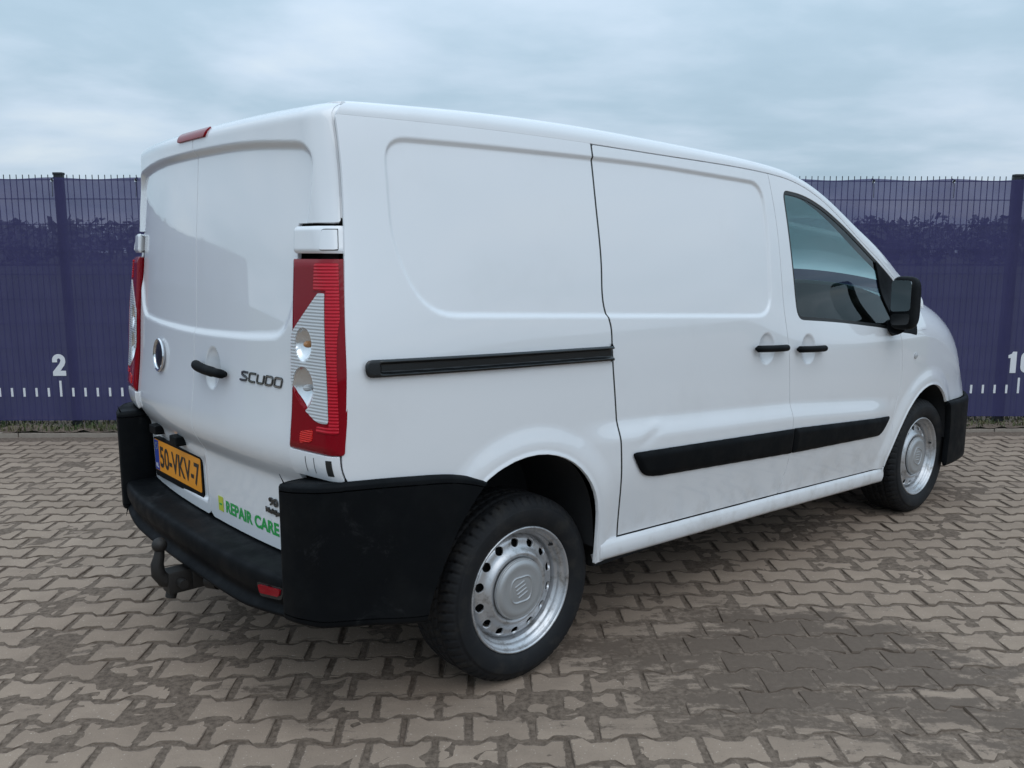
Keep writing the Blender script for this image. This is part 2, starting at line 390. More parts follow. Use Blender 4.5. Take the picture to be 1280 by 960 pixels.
def camproj(P):
    d = np.asarray(P, float)-np.array([0, 0, CAM_H]); fw = np.array([0, cos(CAM_PITCH), -sin(CAM_PITCH)]); u = np.array([0, sin(CAM_PITCH), cos(CAM_PITCH)])
    zc = d@fw; return 640+CAM_F*d[..., 0]/zc, 480-CAM_F*(d@u)/zc, zc
VYAW, VX, VY = .71399, -.53241, 3.48193
def under_van(x, y):
    dx, dy = x-VX, y-VY; a = dx*cos(VYAW)+dy*sin(VYAW); l = dx*sin(VYAW)-dy*cos(VYAW)
    return -.6 < a < 3.7 and -.95 < l < .62
pave = bpy.data.objects.new('pavement', None); COL.objects.link(pave); pave.rotation_euler = (0, 0, PYAW); setp(pave, kind='structure')
OX, OY = .035, 0.015
cells = []
for j in range(-22, 51):
    y = OY+j*PR
    if y > 6.79: continue
    for i in range(-40, 55):
        x = OX+(i+.5*(j % 2))*PL
        wx, wy = prot(x, y)
        if -6.6 < wx < 8.2: cells.append((x, y, wx, wy))
vis = []
for k, (x, y, wx, wy) in enumerate(cells):
    if wy < .8: continue
    u, v_, zc = camproj(np.array([wx, wy, 0.]))
    if zc > 0 and -20 < u < 1300 and v_ < 975 and not under_van(wx, wy): vis.append((zc, k))
vis.sort(); single = {k for _, k in vis[:300]}
bv, bf, be, bt = [], [], [], []
for k, (x, y, wx, wy) in enumerate(cells):
    q = int(rng.integers(len(VAR))); dz = float(rng.normal(0, .0013)); rz = float(rng.normal(0, .008)); fl = pi*int(rng.integers(2))
    if k in single:
        o = bpy.data.objects.new('paver', VAR[q][0]); COL.objects.link(o); o.parent = pave; o.location = (x, y, dz); o.rotation_euler = (0, 0, rz+fl)
    else:
        c, s = cos(rz+fl), sin(rz+fl); V = VAR[q][1]; n0 = len(bv)*48
        bv.append(np.stack([x+V[:, 0]*c-V[:, 1]*s, y+V[:, 0]*s+V[:, 1]*c, V[:, 2]+dz], 1)); bt.append(VAR[q][3])
        bf += [tuple(i+n0 for i in f) for f in VAR[q][2]]
me = mesh('paver_field', np.vstack(bv), bf, False)
a = me.attributes.new('edge', 'FLOAT', 'POINT'); a.data.foreach_set('value', ([0.]*12+[.62]*12+[1.]*24)*len(bv))
a = me.attributes.new('tone', 'FLOAT', 'POINT'); a.data.foreach_set('value', np.repeat(bt, 48).astype(np.float32))
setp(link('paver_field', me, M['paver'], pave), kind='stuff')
# soil that fills the joints: an uneven bed
def vnoise(x, y, seed, n=64):
    g = np.random.default_rng(seed).random((n, n)); xi = np.floor(x).astype(int); yi = np.floor(y).astype(int); fx = x-xi; fy = y-yi; fx = fx*fx*(3-2*fx); fy = fy*fy*(3-2*fy)
    G = lambda a, b_: g[a % n, b_ % n]
    return (G(xi, yi)*(1-fx)+G(xi+1, yi)*fx)*(1-fy)+(G(xi, yi+1)*(1-fx)+G(xi+1, yi+1)*fx)*fy
def soilbed(x0, x1, y0, y1, step, name):
    X, Y = np.meshgrid(np.arange(x0, x1+step, step), np.arange(y0, y1+step, step), indexing='ij')
    Z = -.0040+.0085*(vnoise(X*28, Y*28, 1)-.4)+.007*(vnoise(X*7, Y*7, 2)-.5)+.004*(vnoise(X*1.7, Y*1.7, 3)-.5)
    Z = np.minimum(Z, .0006)
    n, m_ = X.shape; idx = np.arange(n*m_).reshape(n, m_)
    f = np.stack([idx[:-1, :-1], idx[1:, :-1], idx[1:, 1:], idx[:-1, 1:]], -1).reshape(-1, 4)
    return setp(link(name, mesh(name, np.stack([X, Y, Z], -1).reshape(-1, 3), f), M['soil'], pave), kind='stuff')
soilbed(-6.9, 8.5, -3.1, 6.88, .026, 'joint_soil')
setp(link('sand_bed', mesh('sand_bed', [(-30, -30, -.03), (40, -30, -.03), (40, 6.9, -.03), (-30, 6.9, -.03)], [(0, 1, 2, 3)], False), M['soil'], pave), kind='structure')
# concrete edging stones along the paving
m, t, b = mat('edging_concrete', (.27, .245, .215), .9); M['kerb'] = m
t.links.new(mixc(t, noise(t, poso(t), 22, 6, .7), (.24, .195, .155), (.42, .345, .285)), b.inputs['Base Color']); bump(t, b, noise(t, poso(t), 90, 4), .4, .003)
kb = bpy.data.objects.new('edging_kerb', None); COL.objects.link(kb); kb.rotation_euler = (0, 0, .0216); kb.location = (0, 6.93+.08, 0); setp(kb, kind='structure')
for i in range(-9, 12):
    MB().box(i+.004, i+.996, -.05, .0, -.1, .012+.004*random.random(), .004).build('kerb_stone', M['kerb'], kb)

# ================================================================== fence with printed banner
FD, FYAW, FX2 = 7.07307, .02157, -3.72208
fence = bpy.data.objects.new('wire_fence', None); COL.objects.link(fence)
fence.location = (FX2-2*cos(FYAW), FD-2*sin(FYAW), 0); fence.rotation_euler = (0, 0, FYAW)      # local x = metres on the printed ruler
setp(fence, 'dark welded wire panel fence with square posts standing behind the purple banner', 'fence')
M['wire'] = mat('fence_wire', (.012, .014, .018), .5)[0]
FA0, FA1 = -8.6, 14.0
posts = [2.085+2.6*k for k in range(-4, 5)]
for a_ in posts:
    mb = MB(); mb.box(a_-.034, a_+.034, .03, .075, -.3, 2.075, .004); mb.box(a_-.038, a_+.038, .026, .079, 2.075, 2.095, .003); mb.build('fence_post', M['wire'], fence)
edges = [FA0]+posts+[FA1]
for a0, a1 in zip(edges[:-1], edges[1:]):
    mb = MB(); x = a0+.03
    while x < a1-.02:
        mb.box(x-.0025, x+.0025, .0165, .0215, .05, 2.075+.0); x += .05
    z = .09
    for z in [.085+.2*k for k in range(10)]+[2.035]:
        mb.box(a0, a1, .010, .0165, z-.003, z+.003); mb.box(a0, a1, .0215, .028, z-.003, z+.003)
    setp(mb.build('wire_panel', M['wire'], fence), kind='stuff')
# banner
m = bpy.data.materials.new('purple_mesh_banner'); m.use_nodes = True; t = m.node_tree; t.nodes.clear(); M['banner'] = m
df = nd(t, 'ShaderNodeBsdfDiffuse'); tl = nd(t, 'ShaderNodeBsdfTranslucent'); tp = nd(t, 'ShaderNodeBsdfTransparent'); tp.inputs[0].default_value = (.9, .88, 1, 1)
oc = objco(t); mp = nd(t, 'ShaderNodeMapping'); mp.inputs['Scale'].default_value = (5, 1, 1.6); t.links.new(oc, mp.inputs[0])
cc = mixc(t, mrange(t, noise(t, mp.outputs[0], 1.4, 5, .6), .3, .7), (.069, .066, .146), (.081, .077, .166))
t.links.new(cc, df.inputs[0]); tl.inputs[0].default_value = (.05, .04, .16, 1)
m1 = nd(t, 'ShaderNodeMixShader'); m1.inputs[0].default_value = .25; t.links.new(df.outputs[0], m1.inputs[1]); t.links.new(tl.outputs[0], m1.inputs[2])
m2 = nd(t, 'ShaderNodeMixShader'); t.links.new(mrange(t, noise(t, oc, 2.2, 3), .3, .7, .14, .19), m2.inputs[0])
t.links.new(m1.outputs[0], m2.inputs[1]); t.links.new(tp.outputs[0], m2.inputs[2])
oo = nd(t, 'ShaderNodeOutputMaterial'); t.links.new(m2.outputs[0], oo.inputs[0])
ban = bpy.data.objects.new('purple_banner', None); COL.objects.link(ban); ban.location = fence.location; ban.rotation_euler = fence.rotation_euler
setp(ban, 'purple mesh banner with white metre ruler marks hung along the wire fence', 'banner')
ties = [FA0+.1+.66*k for k in range(34)]
def ban_y(a_, z):
    return -.004-.006*(vnoise(np.asarray(a_)*1.5, np.asarray(z)*1.1, 11)+.5*vnoise(np.asarray(a_)*4, np.asarray(z)*2, 12))
def ban_top(a_):
    d = np.min(np.abs(np.subtract.outer(np.asarray(a_), np.array(ties))), -1)
    return 2.052-.014*np.sin(np.clip(d/.33, 0, 1)*pi/2)**2
A_ = np.linspace(FA0, FA1, 720); Tt = np.linspace(0, 1, 44); AA, TT = np.meshgrid(A_, Tt, indexing='ij')
ZZ = .085+(ban_top(AA)-.085)*TT+.006*(vnoise(AA*2.2, AA*0, 5)-.5)*(1-TT)
idx = np.arange(AA.size).reshape(AA.shape)
f = np.stack([idx[:-1, :-1], idx[1:, :-1], idx[1:, 1:], idx[:-1, 1:]], -1).reshape(-1, 4)
link('mesh_sheet', mesh('mesh_sheet', np.stack([AA, ban_y(AA, ZZ), ZZ], -1).reshape(-1, 3), f), M['banner'], ban)
for a_ in ties:
    y_ = float(ban_y(a_, 2.03)); v, f = lathe([(.006, 0), (.012, -.0015), (.013, 0)], 12)
    mb = MB(); mb.add([(a_+p[0], y_+p[1]-.002, 2.028+p[2]) for p in v], f); mb.build('eyelet', M['chrome'], ban)
    mb = MB(); mb.tube([(a_, y_-.006, 2.026), (a_+.003, y_-.012, 2.04), (a_, .02, 2.055), (a_, .03, 2.03)], .005, 6)
    mb.tube([(a_, y_-.006, 2.03), (a_+.004, y_-.009, 1.97), (a_+.01*random.uniform(-1, 1), y_-.006, 1.90)], .0022, 5); mb.build('cable_tie', M['wire'], ban)
def on_ban(poly, name):
    mb = MB(); mb.prism(poly, lambda a_, z, d: (a_, float(ban_y(a_, z))-d, z), .0012, .003); return mb.build(name, M['print_white'], ban)
for k in range(-22, 110):
    a_ = 2+k*.1
    if not FA0+.1 < a_ < FA1-.1: continue
    big = k % 10 == 0; h = .132 if big else .072
    on_ban([(a_-.009, .284), (a_+.009, .284), (a_+.009, .284+h), (a_-.009, .284+h)], 'ruler_mark')
def curve_pts(c, r, a0, a1, n=10):
    return [(c[0]+r[0]*cos(radians(a0+(a1-a0)*i/n)), c[1]+r[1]*sin(radians(a0+(a1-a0)*i/n))) for i in range(n+1)]
def stroke(pts, wd):
    P = np.array(pts, float); T = np.gradient(P, axis=0); T /= np.linalg.norm(T, axis=1)[:, None]+1e-9; Nn = np.stack([-T[:, 1], T[:, 0]], 1)
    return [tuple(q) for q in np.vstack([P+Nn*wd/2, (P-Nn*wd/2)[::-1]])]
def dig2(o):
    outer = [(0, .118)]+curve_pts((.053, .128), (.053, .052), 180, 0, 14)[1:]+[(.106, .112), (.096, .086), (.062, .042), (.106, .042), (.106, 0), (0, 0), (0, .034), (.055, .098), (.066, .118)]
    inner = curve_pts((.054, .127), (.014, .018), 0, 180, 6)+[(.040, .112), (0, .112)]
    return [(o[0]+a_-.053, o[1]+b_) for a_, b_ in outer+inner]
def text_verts(s, size, offset=0., extrude=0.):
    cu = bpy.data.curves.new('lettering', 'FONT'); cu.body = s; cu.size = size; cu.offset = offset; cu.extrude = extrude; cu.resolution_u = 4
    o = bpy.data.objects.new('lettering', cu); COL.objects.link(o); dg = bpy.context.evaluated_depsgraph_get(); e = o.evaluated_get(dg); me = e.to_mesh()
    v = np.array([p.co[:] for p in me.vertices]); f = [tuple(q.vertices) for q in me.polygons]; e.to_mesh_clear()
    bpy.data.objects.remove(o); bpy.data.curves.remove(cu); return v, f
on_ban(dig2((2, .457)), 'ruler_numeral')
def num10(o):
    x, z = o
    on_ban([(x-.085, z), (x-.035, z), (x-.035, z+.18), (x-.068, z+.18), (x-.078, z+.162), (x-.105, z+.15), (x-.105, z+.125), (x-.085, z+.128)], 'ruler_numeral')
    ring = curve_pts((x+.052, z+.13), (.05, .05), 0, 180, 8)+curve_pts((x+.052, z+.05), (.05, .05), 180, 360, 8)
    hole = curve_pts((x+.052, z+.135), (.013, .014), 0, 180, 8)+curve_pts((x+.052, z+.045), (.013, .014), 180, 360, 8)
    n = len(ring); mb = MB(); y_ = float(ban_y(x, z))
    v = [(a_, y_-.003, b_) for a_, b_ in ring+hole]; mb.add(v, [(i, (i+1) % n, n+(i+1) % n, n+i) for i in range(n)]); mb.build('ruler_numeral', M['print_white'], ban)
num10((10, .457))
for k in (1, 3, 4, 5, 6, 7, 8, 9, 11, 12):
    v, f = text_verts(str(k), .25, .012); cx = (v[:, 0].min()+v[:, 0].max())/2
    mb = MB(); mb.add([(k+(p[0]-cx)*.8, float(ban_y(k, .5))-.003, .457+p[1]) for p in v], f); mb.build('ruler_numeral', M['print_white'], ban)

# weeds and soil strip at the foot of the fence
st = bpy.data.objects.new('verge_soil', None)
X, Y = np.meshgrid(np.arange(-14, 12, .03), np.linspace(-.06, .55, 18), indexing='ij')
Z = .012+.03*vnoise(X*6, Y*6, 21)+.025*vnoise(X*17, Y*17, 22)-.015
idx = np.arange(X.size).reshape(X.shape); f = np.stack([idx[:-1, :-1], idx[1:, :-1], idx[1:, 1:], idx[:-1, 1:]], -1).reshape(-1, 4)
vs = link('verge_soil', mesh('verge_soil', np.stack([X, Y, Z], -1).reshape(-1, 3), f), M['soil']); vs.location = (0, 7.02, 0); vs.rotation_euler = (0, 0, .0216); setp(vs, kind='structure')
m, t, b = mat('weeds', (.07, .09, .03), .8); M['weeds'] = m
t.links.new(mixc(t, mrange(t, noise(t, poso(t), 7, 4), .35, .65), (.045, .07, .018), (.115, .10, .045)), b.inputs['Base Color'])
v = []; f = []
for k in range(16000):
    x = random.uniform(-6.5, 9); dens = float(vnoise(np.array(x*1.3), np.array(.5), 31))
    if random.random() > .25+dens*.9: continue
    y = random.uniform(-.03, .30) if random.random() < .75 else random.uniform(.3, .5); h = random.uniform(.015, .06)*(.6+dens); a_ = random.uniform(0, 2*pi); wd = random.uniform(.003, .007); ln = random.uniform(.2, 1.)*h
    z0 = .02; n0 = len(v); lx, ly = cos(a_)*ln, sin(a_)*ln; px, py = -sin(a_)*wd, cos(a_)*wd
    v += [(x-px, y-py, z0), (x+px, y+py, z0), (x+lx*.5+px, y+ly*.5+py, z0+h*.7), (x+lx*.5-px, y+ly*.5-py, z0+h*.7), (x+lx, y+ly, z0+h*.9)]
    f += [(n0, n0+1, n0+2, n0+3), (n0+3, n0+2, n0+4)]
wd_ = link('verge_weeds', mesh('verge_weeds', v, f, False), M['weeds']); wd_.location = vs.location; wd_.rotation_euler = vs.rotation_euler
setp(wd_, 'thin strip of low weeds and moss between the paving and the banner', 'weeds', kind='stuff')
# distant trees seen faintly through the banner
m, t, b = mat('hazed_foliage', (.04, .05, .03), .9); M['tree'] = m
t.links.new(mixc(t, noise(t, poso(t), .5, 3), (.11, .12, .11), (.17, .175, .16)), b.inputs['Base Color'])  # distance haze painted into the leaf colour, paler and greyer
v = []; f = []
for k in range(230):
    cx = random.uniform(-110, 130); cy = random.uniform(95, 112); h = random.uniform(4.4, 5.3)+.9*float(vnoise(np.array(cx*.12), np.array(1.), 8)); r = random.uniform(2.2, 4.2)
    for q in range(420):
        d = rng.normal(size=3); d /= np.linalg.norm(d); rr = random.random()**.8
        c = np.array([cx+d[0]*r*rr, cy+d[1]*r*rr, max(.05, h*.5+d[2]*h*.5*rr)]); s = random.uniform(.10, .28); n0 = len(v)
        a_, b_ = rng.normal(size=3)*s, rng.normal(size=3)*s; v += [c-a_, c+b_, c+a_, c-b_]; f += [(n0, n0+1, n0+2, n0+3)]
setp(link('far_tree_belt', mesh('far_tree_belt', v, f, False), M['tree']), 'dark belt of distant trees showing faintly through the purple banner', 'trees', kind='stuff')

# ================================================================== the van
# van space: x forward from the rear axle, r to the van's right (visible) side, z up; Blender local = (x, -r, z)
van = bpy.data.objects.new('delivery_van', None); COL.objects.link(van)
van.location = (VX, VY, 0); van.rotation_euler = (0, 0, VYAW)
setp(van, 'white panel van with black bumpers and steel wheels parked on the paving', 'van')
def loc(x, r, z): return np.stack(np.broadcast_arrays(x, -np.asarray(r, float), z), -1).astype(float)

# ---- master surfaces
_yb = spl([.20, .33, .45, .60, .75, .88, 1.0, 1.15, 1.28, 1.45, 1.60, 1.74, 1.84, 1.92], [.872, .893, .906, .918, .926, .928, .927, .922, .912, .892, .870, .846, .826, .806])
_tf = spl([-2, 2.4, 2.6, 2.9, 3.15, 3.3, 3.4, 3.5, 3.6, 3.7, 3.78, 3.85], [0, 0, .001, .012, .028, .041, .053, .072, .103, .152, .22, .32])
ARCH_R = rnd([(-.48, -.1), (-.452, .36), (-.40, .50), (-.335, .62), (-.275, .70), (-.21, .765), (-.10, .806), (0, .813), (.091, .796), (.174, .757), (.236, .70), (.281, .632), (.305, .549), (.312, .455), (.315, -.1)], .05, 3)
ARCH_F = rnd([(2.49, -.1), (2.49, .352), (2.522, .411), (2.603, .528), (2.688, .634), (2.80, .712), (2.929, .745), (3.04, .738), (3.128, .705), (3.20, .650), (3.238, .58), (3.25, .45), (3.23, .25), (3.225, -.1)], .05, 3)
zsw = pl([-.6, .2, .394, 1.504, 2.305, 2.7], [.90, .885, .874, .811, .741, .70])          # swage line above the side moulding
PRESS = rnd([(-.476, 1.789), (.339, 1.786), (.683, 1.781), (1.372, 1.750), (1.388, 1.581), (1.376, 1.197), (.35, 1.246), (-.40, 1.283), (-.490, 1.47)], [.07, .3, .3, .09, .15, .10, .3, .22, .12], 7)
def cup(x, z, cx, cz, rx, rz, dep):
    q = ((x-cx)/rx)**2+((z-cz)/rz)**2; return -dep*np.where(q < 1, (1-q), 0)**.6
TAPER = lambda z: .034+.034*ss(1.1, 1.65, z)
def Yside(x, z, detail=True):
    x = np.asarray(x, float); z = np.asarray(z, float); x, z = np.broadcast_arrays(x, z)
    up_ = ss(1.0, 1.3, z)
    y = _yb(z)-_tf(x)*(.45+.55*ss(.45, .75, z))*(1-up_)-up_*(.088*np.clip((x-1.15)/1.5, 0, 2)**1.35)
    y = y-TAPER(z)*np.clip((.0-x)/.68, 0, 1.1)**2-.010*np.clip((-.60-x)/.09, 0, 1.2)**2*ss(.3, .6, z)
    if not detail: return y
    d = -ss(-.007, .007, sd(x, z, PRESS))*.0090
    s = z-zsw(x); on = ss(.14, .45, x)*(1-ss(2.25, 2.62, x))
    d = d+on*.020*(ss(.008, -.085, s)*(1-ss(-.16, -.44, s)))
    for A_, (lo, hi) in ((ARCH_R, (-.6, .6)), (ARCH_F, (2.2, 3.6))):
        mk = (x > lo) & (x < hi) & (z < 1.1)
        if mk.any():
            q = np.full(x.shape, -1.); q[mk] = sd(x[mk], z[mk], A_)
            d = d+np.where(mk, .013*ss(-.105, -.02, q)+.004*ss(-.012, -.002, q), 0)
    d = d+cup(x, z, 1.335, 1.061, .058, .064, .016)+cup(x, z, 1.668, 1.034, .058, .064, .016)
    d = d-.004*np.exp(-((x-.56)/.05)**2-((z-.785-.25*(x-.56))/.02)**2)+.002*np.exp(-((x-.60)/.04)**2-((z-.83)/.02)**2)-.0018*np.exp(-((x-2.50)/.03)**2-((z-.70)/.03)**2)
    return y+d
_zG = spl([-.72, -.38, .34, .69, 1.31, 1.45, 1.609, 1.853, 2.053, 2.271, 2.523, 2.651, 2.95], [1.848, 1.8455, 1.837, 1.827, 1.807, 1.799, 1.783, 1.722, 1.637, 1.526, 1.406, 1.338, 1.165])
_gSD = spl([.25, .424, .60, .841, .996, 1.147, 1.215, 1.262, 1.40, 1.60, 1.78, 1.86], [.445, .436, .420, .398, .382, .371, .366, .350, .346, .347, .349, .349])
_gFD = spl([.25, .382, .571, .82, .963, 1.069, 1.175, 1.415, 1.627, 1.795, 1.9], [1.46, 1.508, 1.545, 1.528, 1.515, 1.503, 1.486, 1.472, 1.460, 1.436, 1.42])
_gFF = spl([.30, .353, .50, .662, .781, .899, .963, 1.06], [2.475, 2.486, 2.525, 2.557, 2.593, 2.593, 2.584, 2.556])
_sill = pl([.2, .351, .428, 1.489, 2.519, 2.8], [.431, .431, .428, .388, .343, .33])
WIN = rnd([(1.540, 1.735), (1.725, 1.722), (1.904, 1.674), (2.111, 1.589), (2.319, 1.487), (2.521, 1.389), (2.680, 1.306), (2.80, 1.10), (2.76, 1.018), (2.602, 1.046), (2.425, 1.083), (1.953, 1.138), (1.588, 1.168)], [.045, .1, .15, .2, .2, .2, .05, .03, .02, .1, .2, .4, .055], 6)
GAP = .0048
def grid(x0, x1, z0, z1, st=.0065):
    nx = int((x1-x0)/st)+2; nz = int((z1-z0)/st)+2
    return np.meshgrid(np.linspace(x0, x1, nx), np.linspace(z0, z1, nz), indexing='ij')
RIGHT = (0, -1, 0)
def side(name, F, box, mt, parent=van, off=0., st=.0065, skirt=.014, detail=True):
    X, Z = grid(*box, st); o = off(X, Z) if callable(off) else off
    return patch(name, loc(X, Yside(X, Z, detail)+o, Z), F(X, Z), mt, parent, skirt, RIGHT)
mn = lambda *a: np.minimum.reduce(np.broadcast_arrays(*a))
# bumper/quarter boundary
_qb = spl([-.75, -.71, -.45, -.34, -.225, -.15], [.827, .827, .810, .796, .762, .73])
PLREC = rnd([(-.60, .80), (-.02, .80), (-.02, .575), (-.60, .575)], .02, 4)
_xc = spl([.45, .52, .70, .745, .775, .800, .830, .860, .900, .945, 1.0, 1.2, 1.5, 1.75, 1.828, 1.854, 1.867, 1.877, 1.887], [-.722, -.7235, -.7275, -.729, -.734, -.748, -.765, -.7745, -.7765, -.772, -.765, -.750, -.7345, -.7235, -.720, -.7150, -.704, -.687, -.655])
_cr = lambda z: .048+.040*ss(1.2, 1.75, z)
ybr = lambda z: _yb(z)-TAPER(z)
_ztop = lambda y: 1.883+.005*ss(.66, .78, np.abs(y))
RECESS = np.array([(0, 1.790), (.30, 1.789), (.5, 1.782), (.62, 1.772)]); 
_half = [(0, 1.792), (.40, 1.788), (.715, 1.762), (.708, 1.55), (.655, 1.33), (.605, 1.222), (.40, 1.207), (0, 1.196)]
_full = _half+[(-a_, b_) for a_, b_ in _half[-2:0:-1]]
RECESS = rnd(_full, [.2, .2, .07, .12, .12, .09, .12, .2, .12, .09, .12, .12, .07, .2], 7)
def Rrear(y, z, detail=True):
    y = np.asarray(y, float); z = np.asarray(z, float); y, z = np.broadcast_arrays(y, z)
    yb = ybr(z); a_ = np.abs(y); CR = _cr(z); zz = z-(_ztop(y)-1.883)*ss(1.6, 1.8, z)
    x = _xc(zz)+(.068+.022*ss(1.15, 1.7, z))*(a_/.86)**2.4
    e = np.clip(a_-(yb-CR), 0, CR-.002); x = x+CR-np.sqrt(CR**2-e**2)
    if detail:
        r_ = sd(y, z, RECESS); dep = .0085+.0095*ss(1.45, 1.78, z)
        x = x+dep*ss(-.013, .011, r_)
        x = x-cup(y, z, .160, 1.084, .056, .068, .015)
        # recess round the number plate on the left door
        x = x+.012*ss(-.004, .012, sd(y, z, PLREC))*ss(.76, .70, z)
    return x
def yseam(z): return ybr(z)-.012
SEAM = lambda z: Rrear(yseam(z)-.001, z, False)+.0018      # where the side ends and the rear door starts
side_parts = []
q = side('rear_quarter_panel', lambda X, Z: mn(X-SEAM(Z), _gSD(Z)-GAP-X, _zG(X)-.001-Z, Z-np.where(X < -.2, _qb(X)-.01, -9), -sd(X, Z, ARCH_R), Z-.352), (-.72, .44, .34, 1.85), M['white'], st=.006)
side_parts.append(q)
sdoor = side('sliding_door', lambda X, Z: mn(X-_gSD(Z)-GAP, _gFD(Z)-GAP*.6-X, _zG(X)-.005-Z, Z-_sill(X)-.002), (.28, 1.58, .36, 1.85), M['white'], st=.006); side_parts.append(sdoor)
_ffx = lambda Z: np.where(Z < 1.05, _gFF(Z), 2.90)
fdoor = side('front_door', lambda X, Z: mn(X-_gFD(Z)-GAP*.6, _ffx(Z)-GAP*.5-X, _zG(X)-.005-Z, Z-_sill(X)-.002, -sd(X, Z, WIN)), (1.33, 2.93, .32, 1.82), M['white'], st=.0065); side_parts.append(fdoor)
_zsh = spl([2.5, 2.688, 2.88, 3.15, 3.4, 3.5, 3.6, 3.72, 3.8], [1.062, 1.040, 1.016, .953, .833, .772, .705, .62, .55])
fend = side('front_wing', lambda X, Z: mn(X-_gFF(np.minimum(Z, 1.06))-GAP*.5, _zsh(X)-Z, -sd(X, Z, ARCH_F), Z-np.where(X > 3.0, .615-.03*(X-3.2), .30), 3.79-X), (2.45, 3.80, .30, 1.07), M['white'], st=.0075); side_parts.append(fend)
# sill
def sill_off(X, Z):
    s = (_sill(X)-Z)/.095; return .004+.016*np.sin(np.clip(s, 0, 1)*pi)**.7-.035*ss(.75, 1.05, s)
sil = side('sill', lambda X, Z: mn(_sill(X)-.003-Z, Z-_sill(X)+.092, X-.335-.2*np.clip(.37-Z, 0, 1), 2.50-X+(.0*Z)), (.32, 2.52, .23, .45), M['white'], off=sill_off, st=.008, detail=False, skirt=.03); side_parts.append(sil)
for g_, z0_, z1_, par, so_ in ((_gSD, .425, 1.833, sdoor, -.0012), (_gFD, .39, 1.79, fdoor, -.004), (_gFF, .36, 1.04, fdoor, -.004)):
    bx_ = (float(g_(np.linspace(z0_, z1_, 30)).min())-.02, float(g_(np.linspace(z0_, z1_, 30)).max())+.02, z0_, z1_)
    side('gap_shade_strip', lambda X, Z: .008-np.abs(X-g_(Z)), bx_, M['seal_gap_shade'], par, off=so_, st=.006, skirt=0)  # door-gap shade put in as a black strip just under the skin
# mouldings (they move with their doors)
MOLD1 = rnd([(.458, .746), (1.538, .690), (1.538, .577), (.60, .634), (.52, .650)], [.025, .002, .002, .06, .06], 6)
MOLD2 = rnd([(1.548, .691), (2.474, .628), (2.468, .610), (2.43, .572), (2.38, .540), (1.548, .5765)], [.002, .012, .02, .03, .06, .002], 6)
for poly, par in ((MOLD1, sdoor), (MOLD2, fdoor)):
    bx_ = (poly[:, 0].min()-.02, poly[:, 0].max()+.02, poly[:, 1].min()-.02, poly[:, 1].max()+.02)
    side('side_moulding', lambda X, Z: sd(X, Z, poly), bx_, M['black'], par, off=lambda X, Z: .006+.012*np.sqrt(np.clip(sd(X, Z, poly)/.02, 0, 1)), st=.006, skirt=.02)
# sliding door rail
_rz = pl([-.62, .374], [1.1425, 1.1155])
RAIL = rnd([(-.620, 1.1425+.025), (.366, 1.1155+.0255), (.369, 1.1155-.0255), (-.620, 1.1425-.025)], [.022, .001, .001, .022], 6)
def rail_off(X, Z):
    s = Z-_rz(X); e = ss(-.578, -.565, X); o = .013+.004*np.sqrt(np.clip(sd(X, Z, RAIL)/.006, 0, 1))
    return o-e*.013*(ss(-.0165, -.013, s)*(1-ss(.0125, .0155, s)))+e*.004*np.exp(-((s-.019)/.003)**2)
side('door_rail', lambda X, Z: sd(X, Z, RAIL), (-.66, .40, 1.07, 1.19), M['trim'], q, off=rail_off, st=.0028, skirt=.02)
# handles
def handle(name, x0, x1, zc, par, fn, thick=.0145):
    mb = MB(); n = 22; xs = np.linspace(x0, x1, n); P = []; R = []
    for i, x in enumerate(xs):
        s = i/(n-1); e = min(s, 1-s); a_ = min(1, e/.05)**.5
        P.append(fn(x, zc, .014+.016*math.sin(pi*min(1, max(0, s)))**.5)); R.append(thick*(.55+.45*a_)*(1 if s > .0 else .6))
    mb.tube(P, R, 14); return mb.build(name, M['black'], par, True, 50)
fs = lambda x, z, o: (x, -float(Yside(x, z, False))-o, z)
fsl = lambda x, z, o: (x, -float(Yside(x, z-.045*(x-1.45), False))-o, z-.045*(x-1.45))
handle('door_handle', 1.228, 1.468, 1.062, sdoor, lambda x, z, o: fs(x, z-.05*(x-1.345), o))
handle('door_handle', 1.548, 1.782, 1.037, fdoor, lambda x, z, o: fs(x, z-.05*(x-1.665), o))
# side repeater
v, f = lathe([(0, -.010), (.010, -.009), (.017, -.004), (.019, .004)], 20)
MB().add([(2.746+p[0], -float(Yside(2.746, .921))+p[1]+.0, .921+p[2]) for p in v], f).build('side_indicator', M['clear_bowl'], fend, True)
# side window
gl_ = side('side_window', lambda X, Z: mn(sd(X, Z, WIN)-.013, 2.468+(1.387-Z)*.30-X), (1.48, 2.86, 1.0, 1.75), M['glass'], fdoor, off=-.006, st=.02, skirt=0, detail=False)
side('window_seal', lambda X, Z: mn(sd(X, Z, WIN)-.001, .016-sd(X, Z, WIN)), (1.48, 2.86, 1.0, 1.75), M['seal_gap_shade'], fdoor, off=-.003, st=.006, skirt=.01, detail=False)
side('mirror_sail', lambda X, Z: mn(sd(X, Z, WIN)-.010, X-2.445-(1.387-Z)*.30), (2.40, 2.86, 1.0, 1.45), M['black'], fdoor, off=.002, st=.008, skirt=.012, detail=False)
# door inner trim (dark) seen through the glass
side('door_card', lambda X, Z: mn(1.10-Z, X-1.5, 2.5-X, Z-.4), (1.45, 2.55, .38, 1.14), M['dash'], fdoor, off=-.055, st=.03, skirt=.02, detail=False)

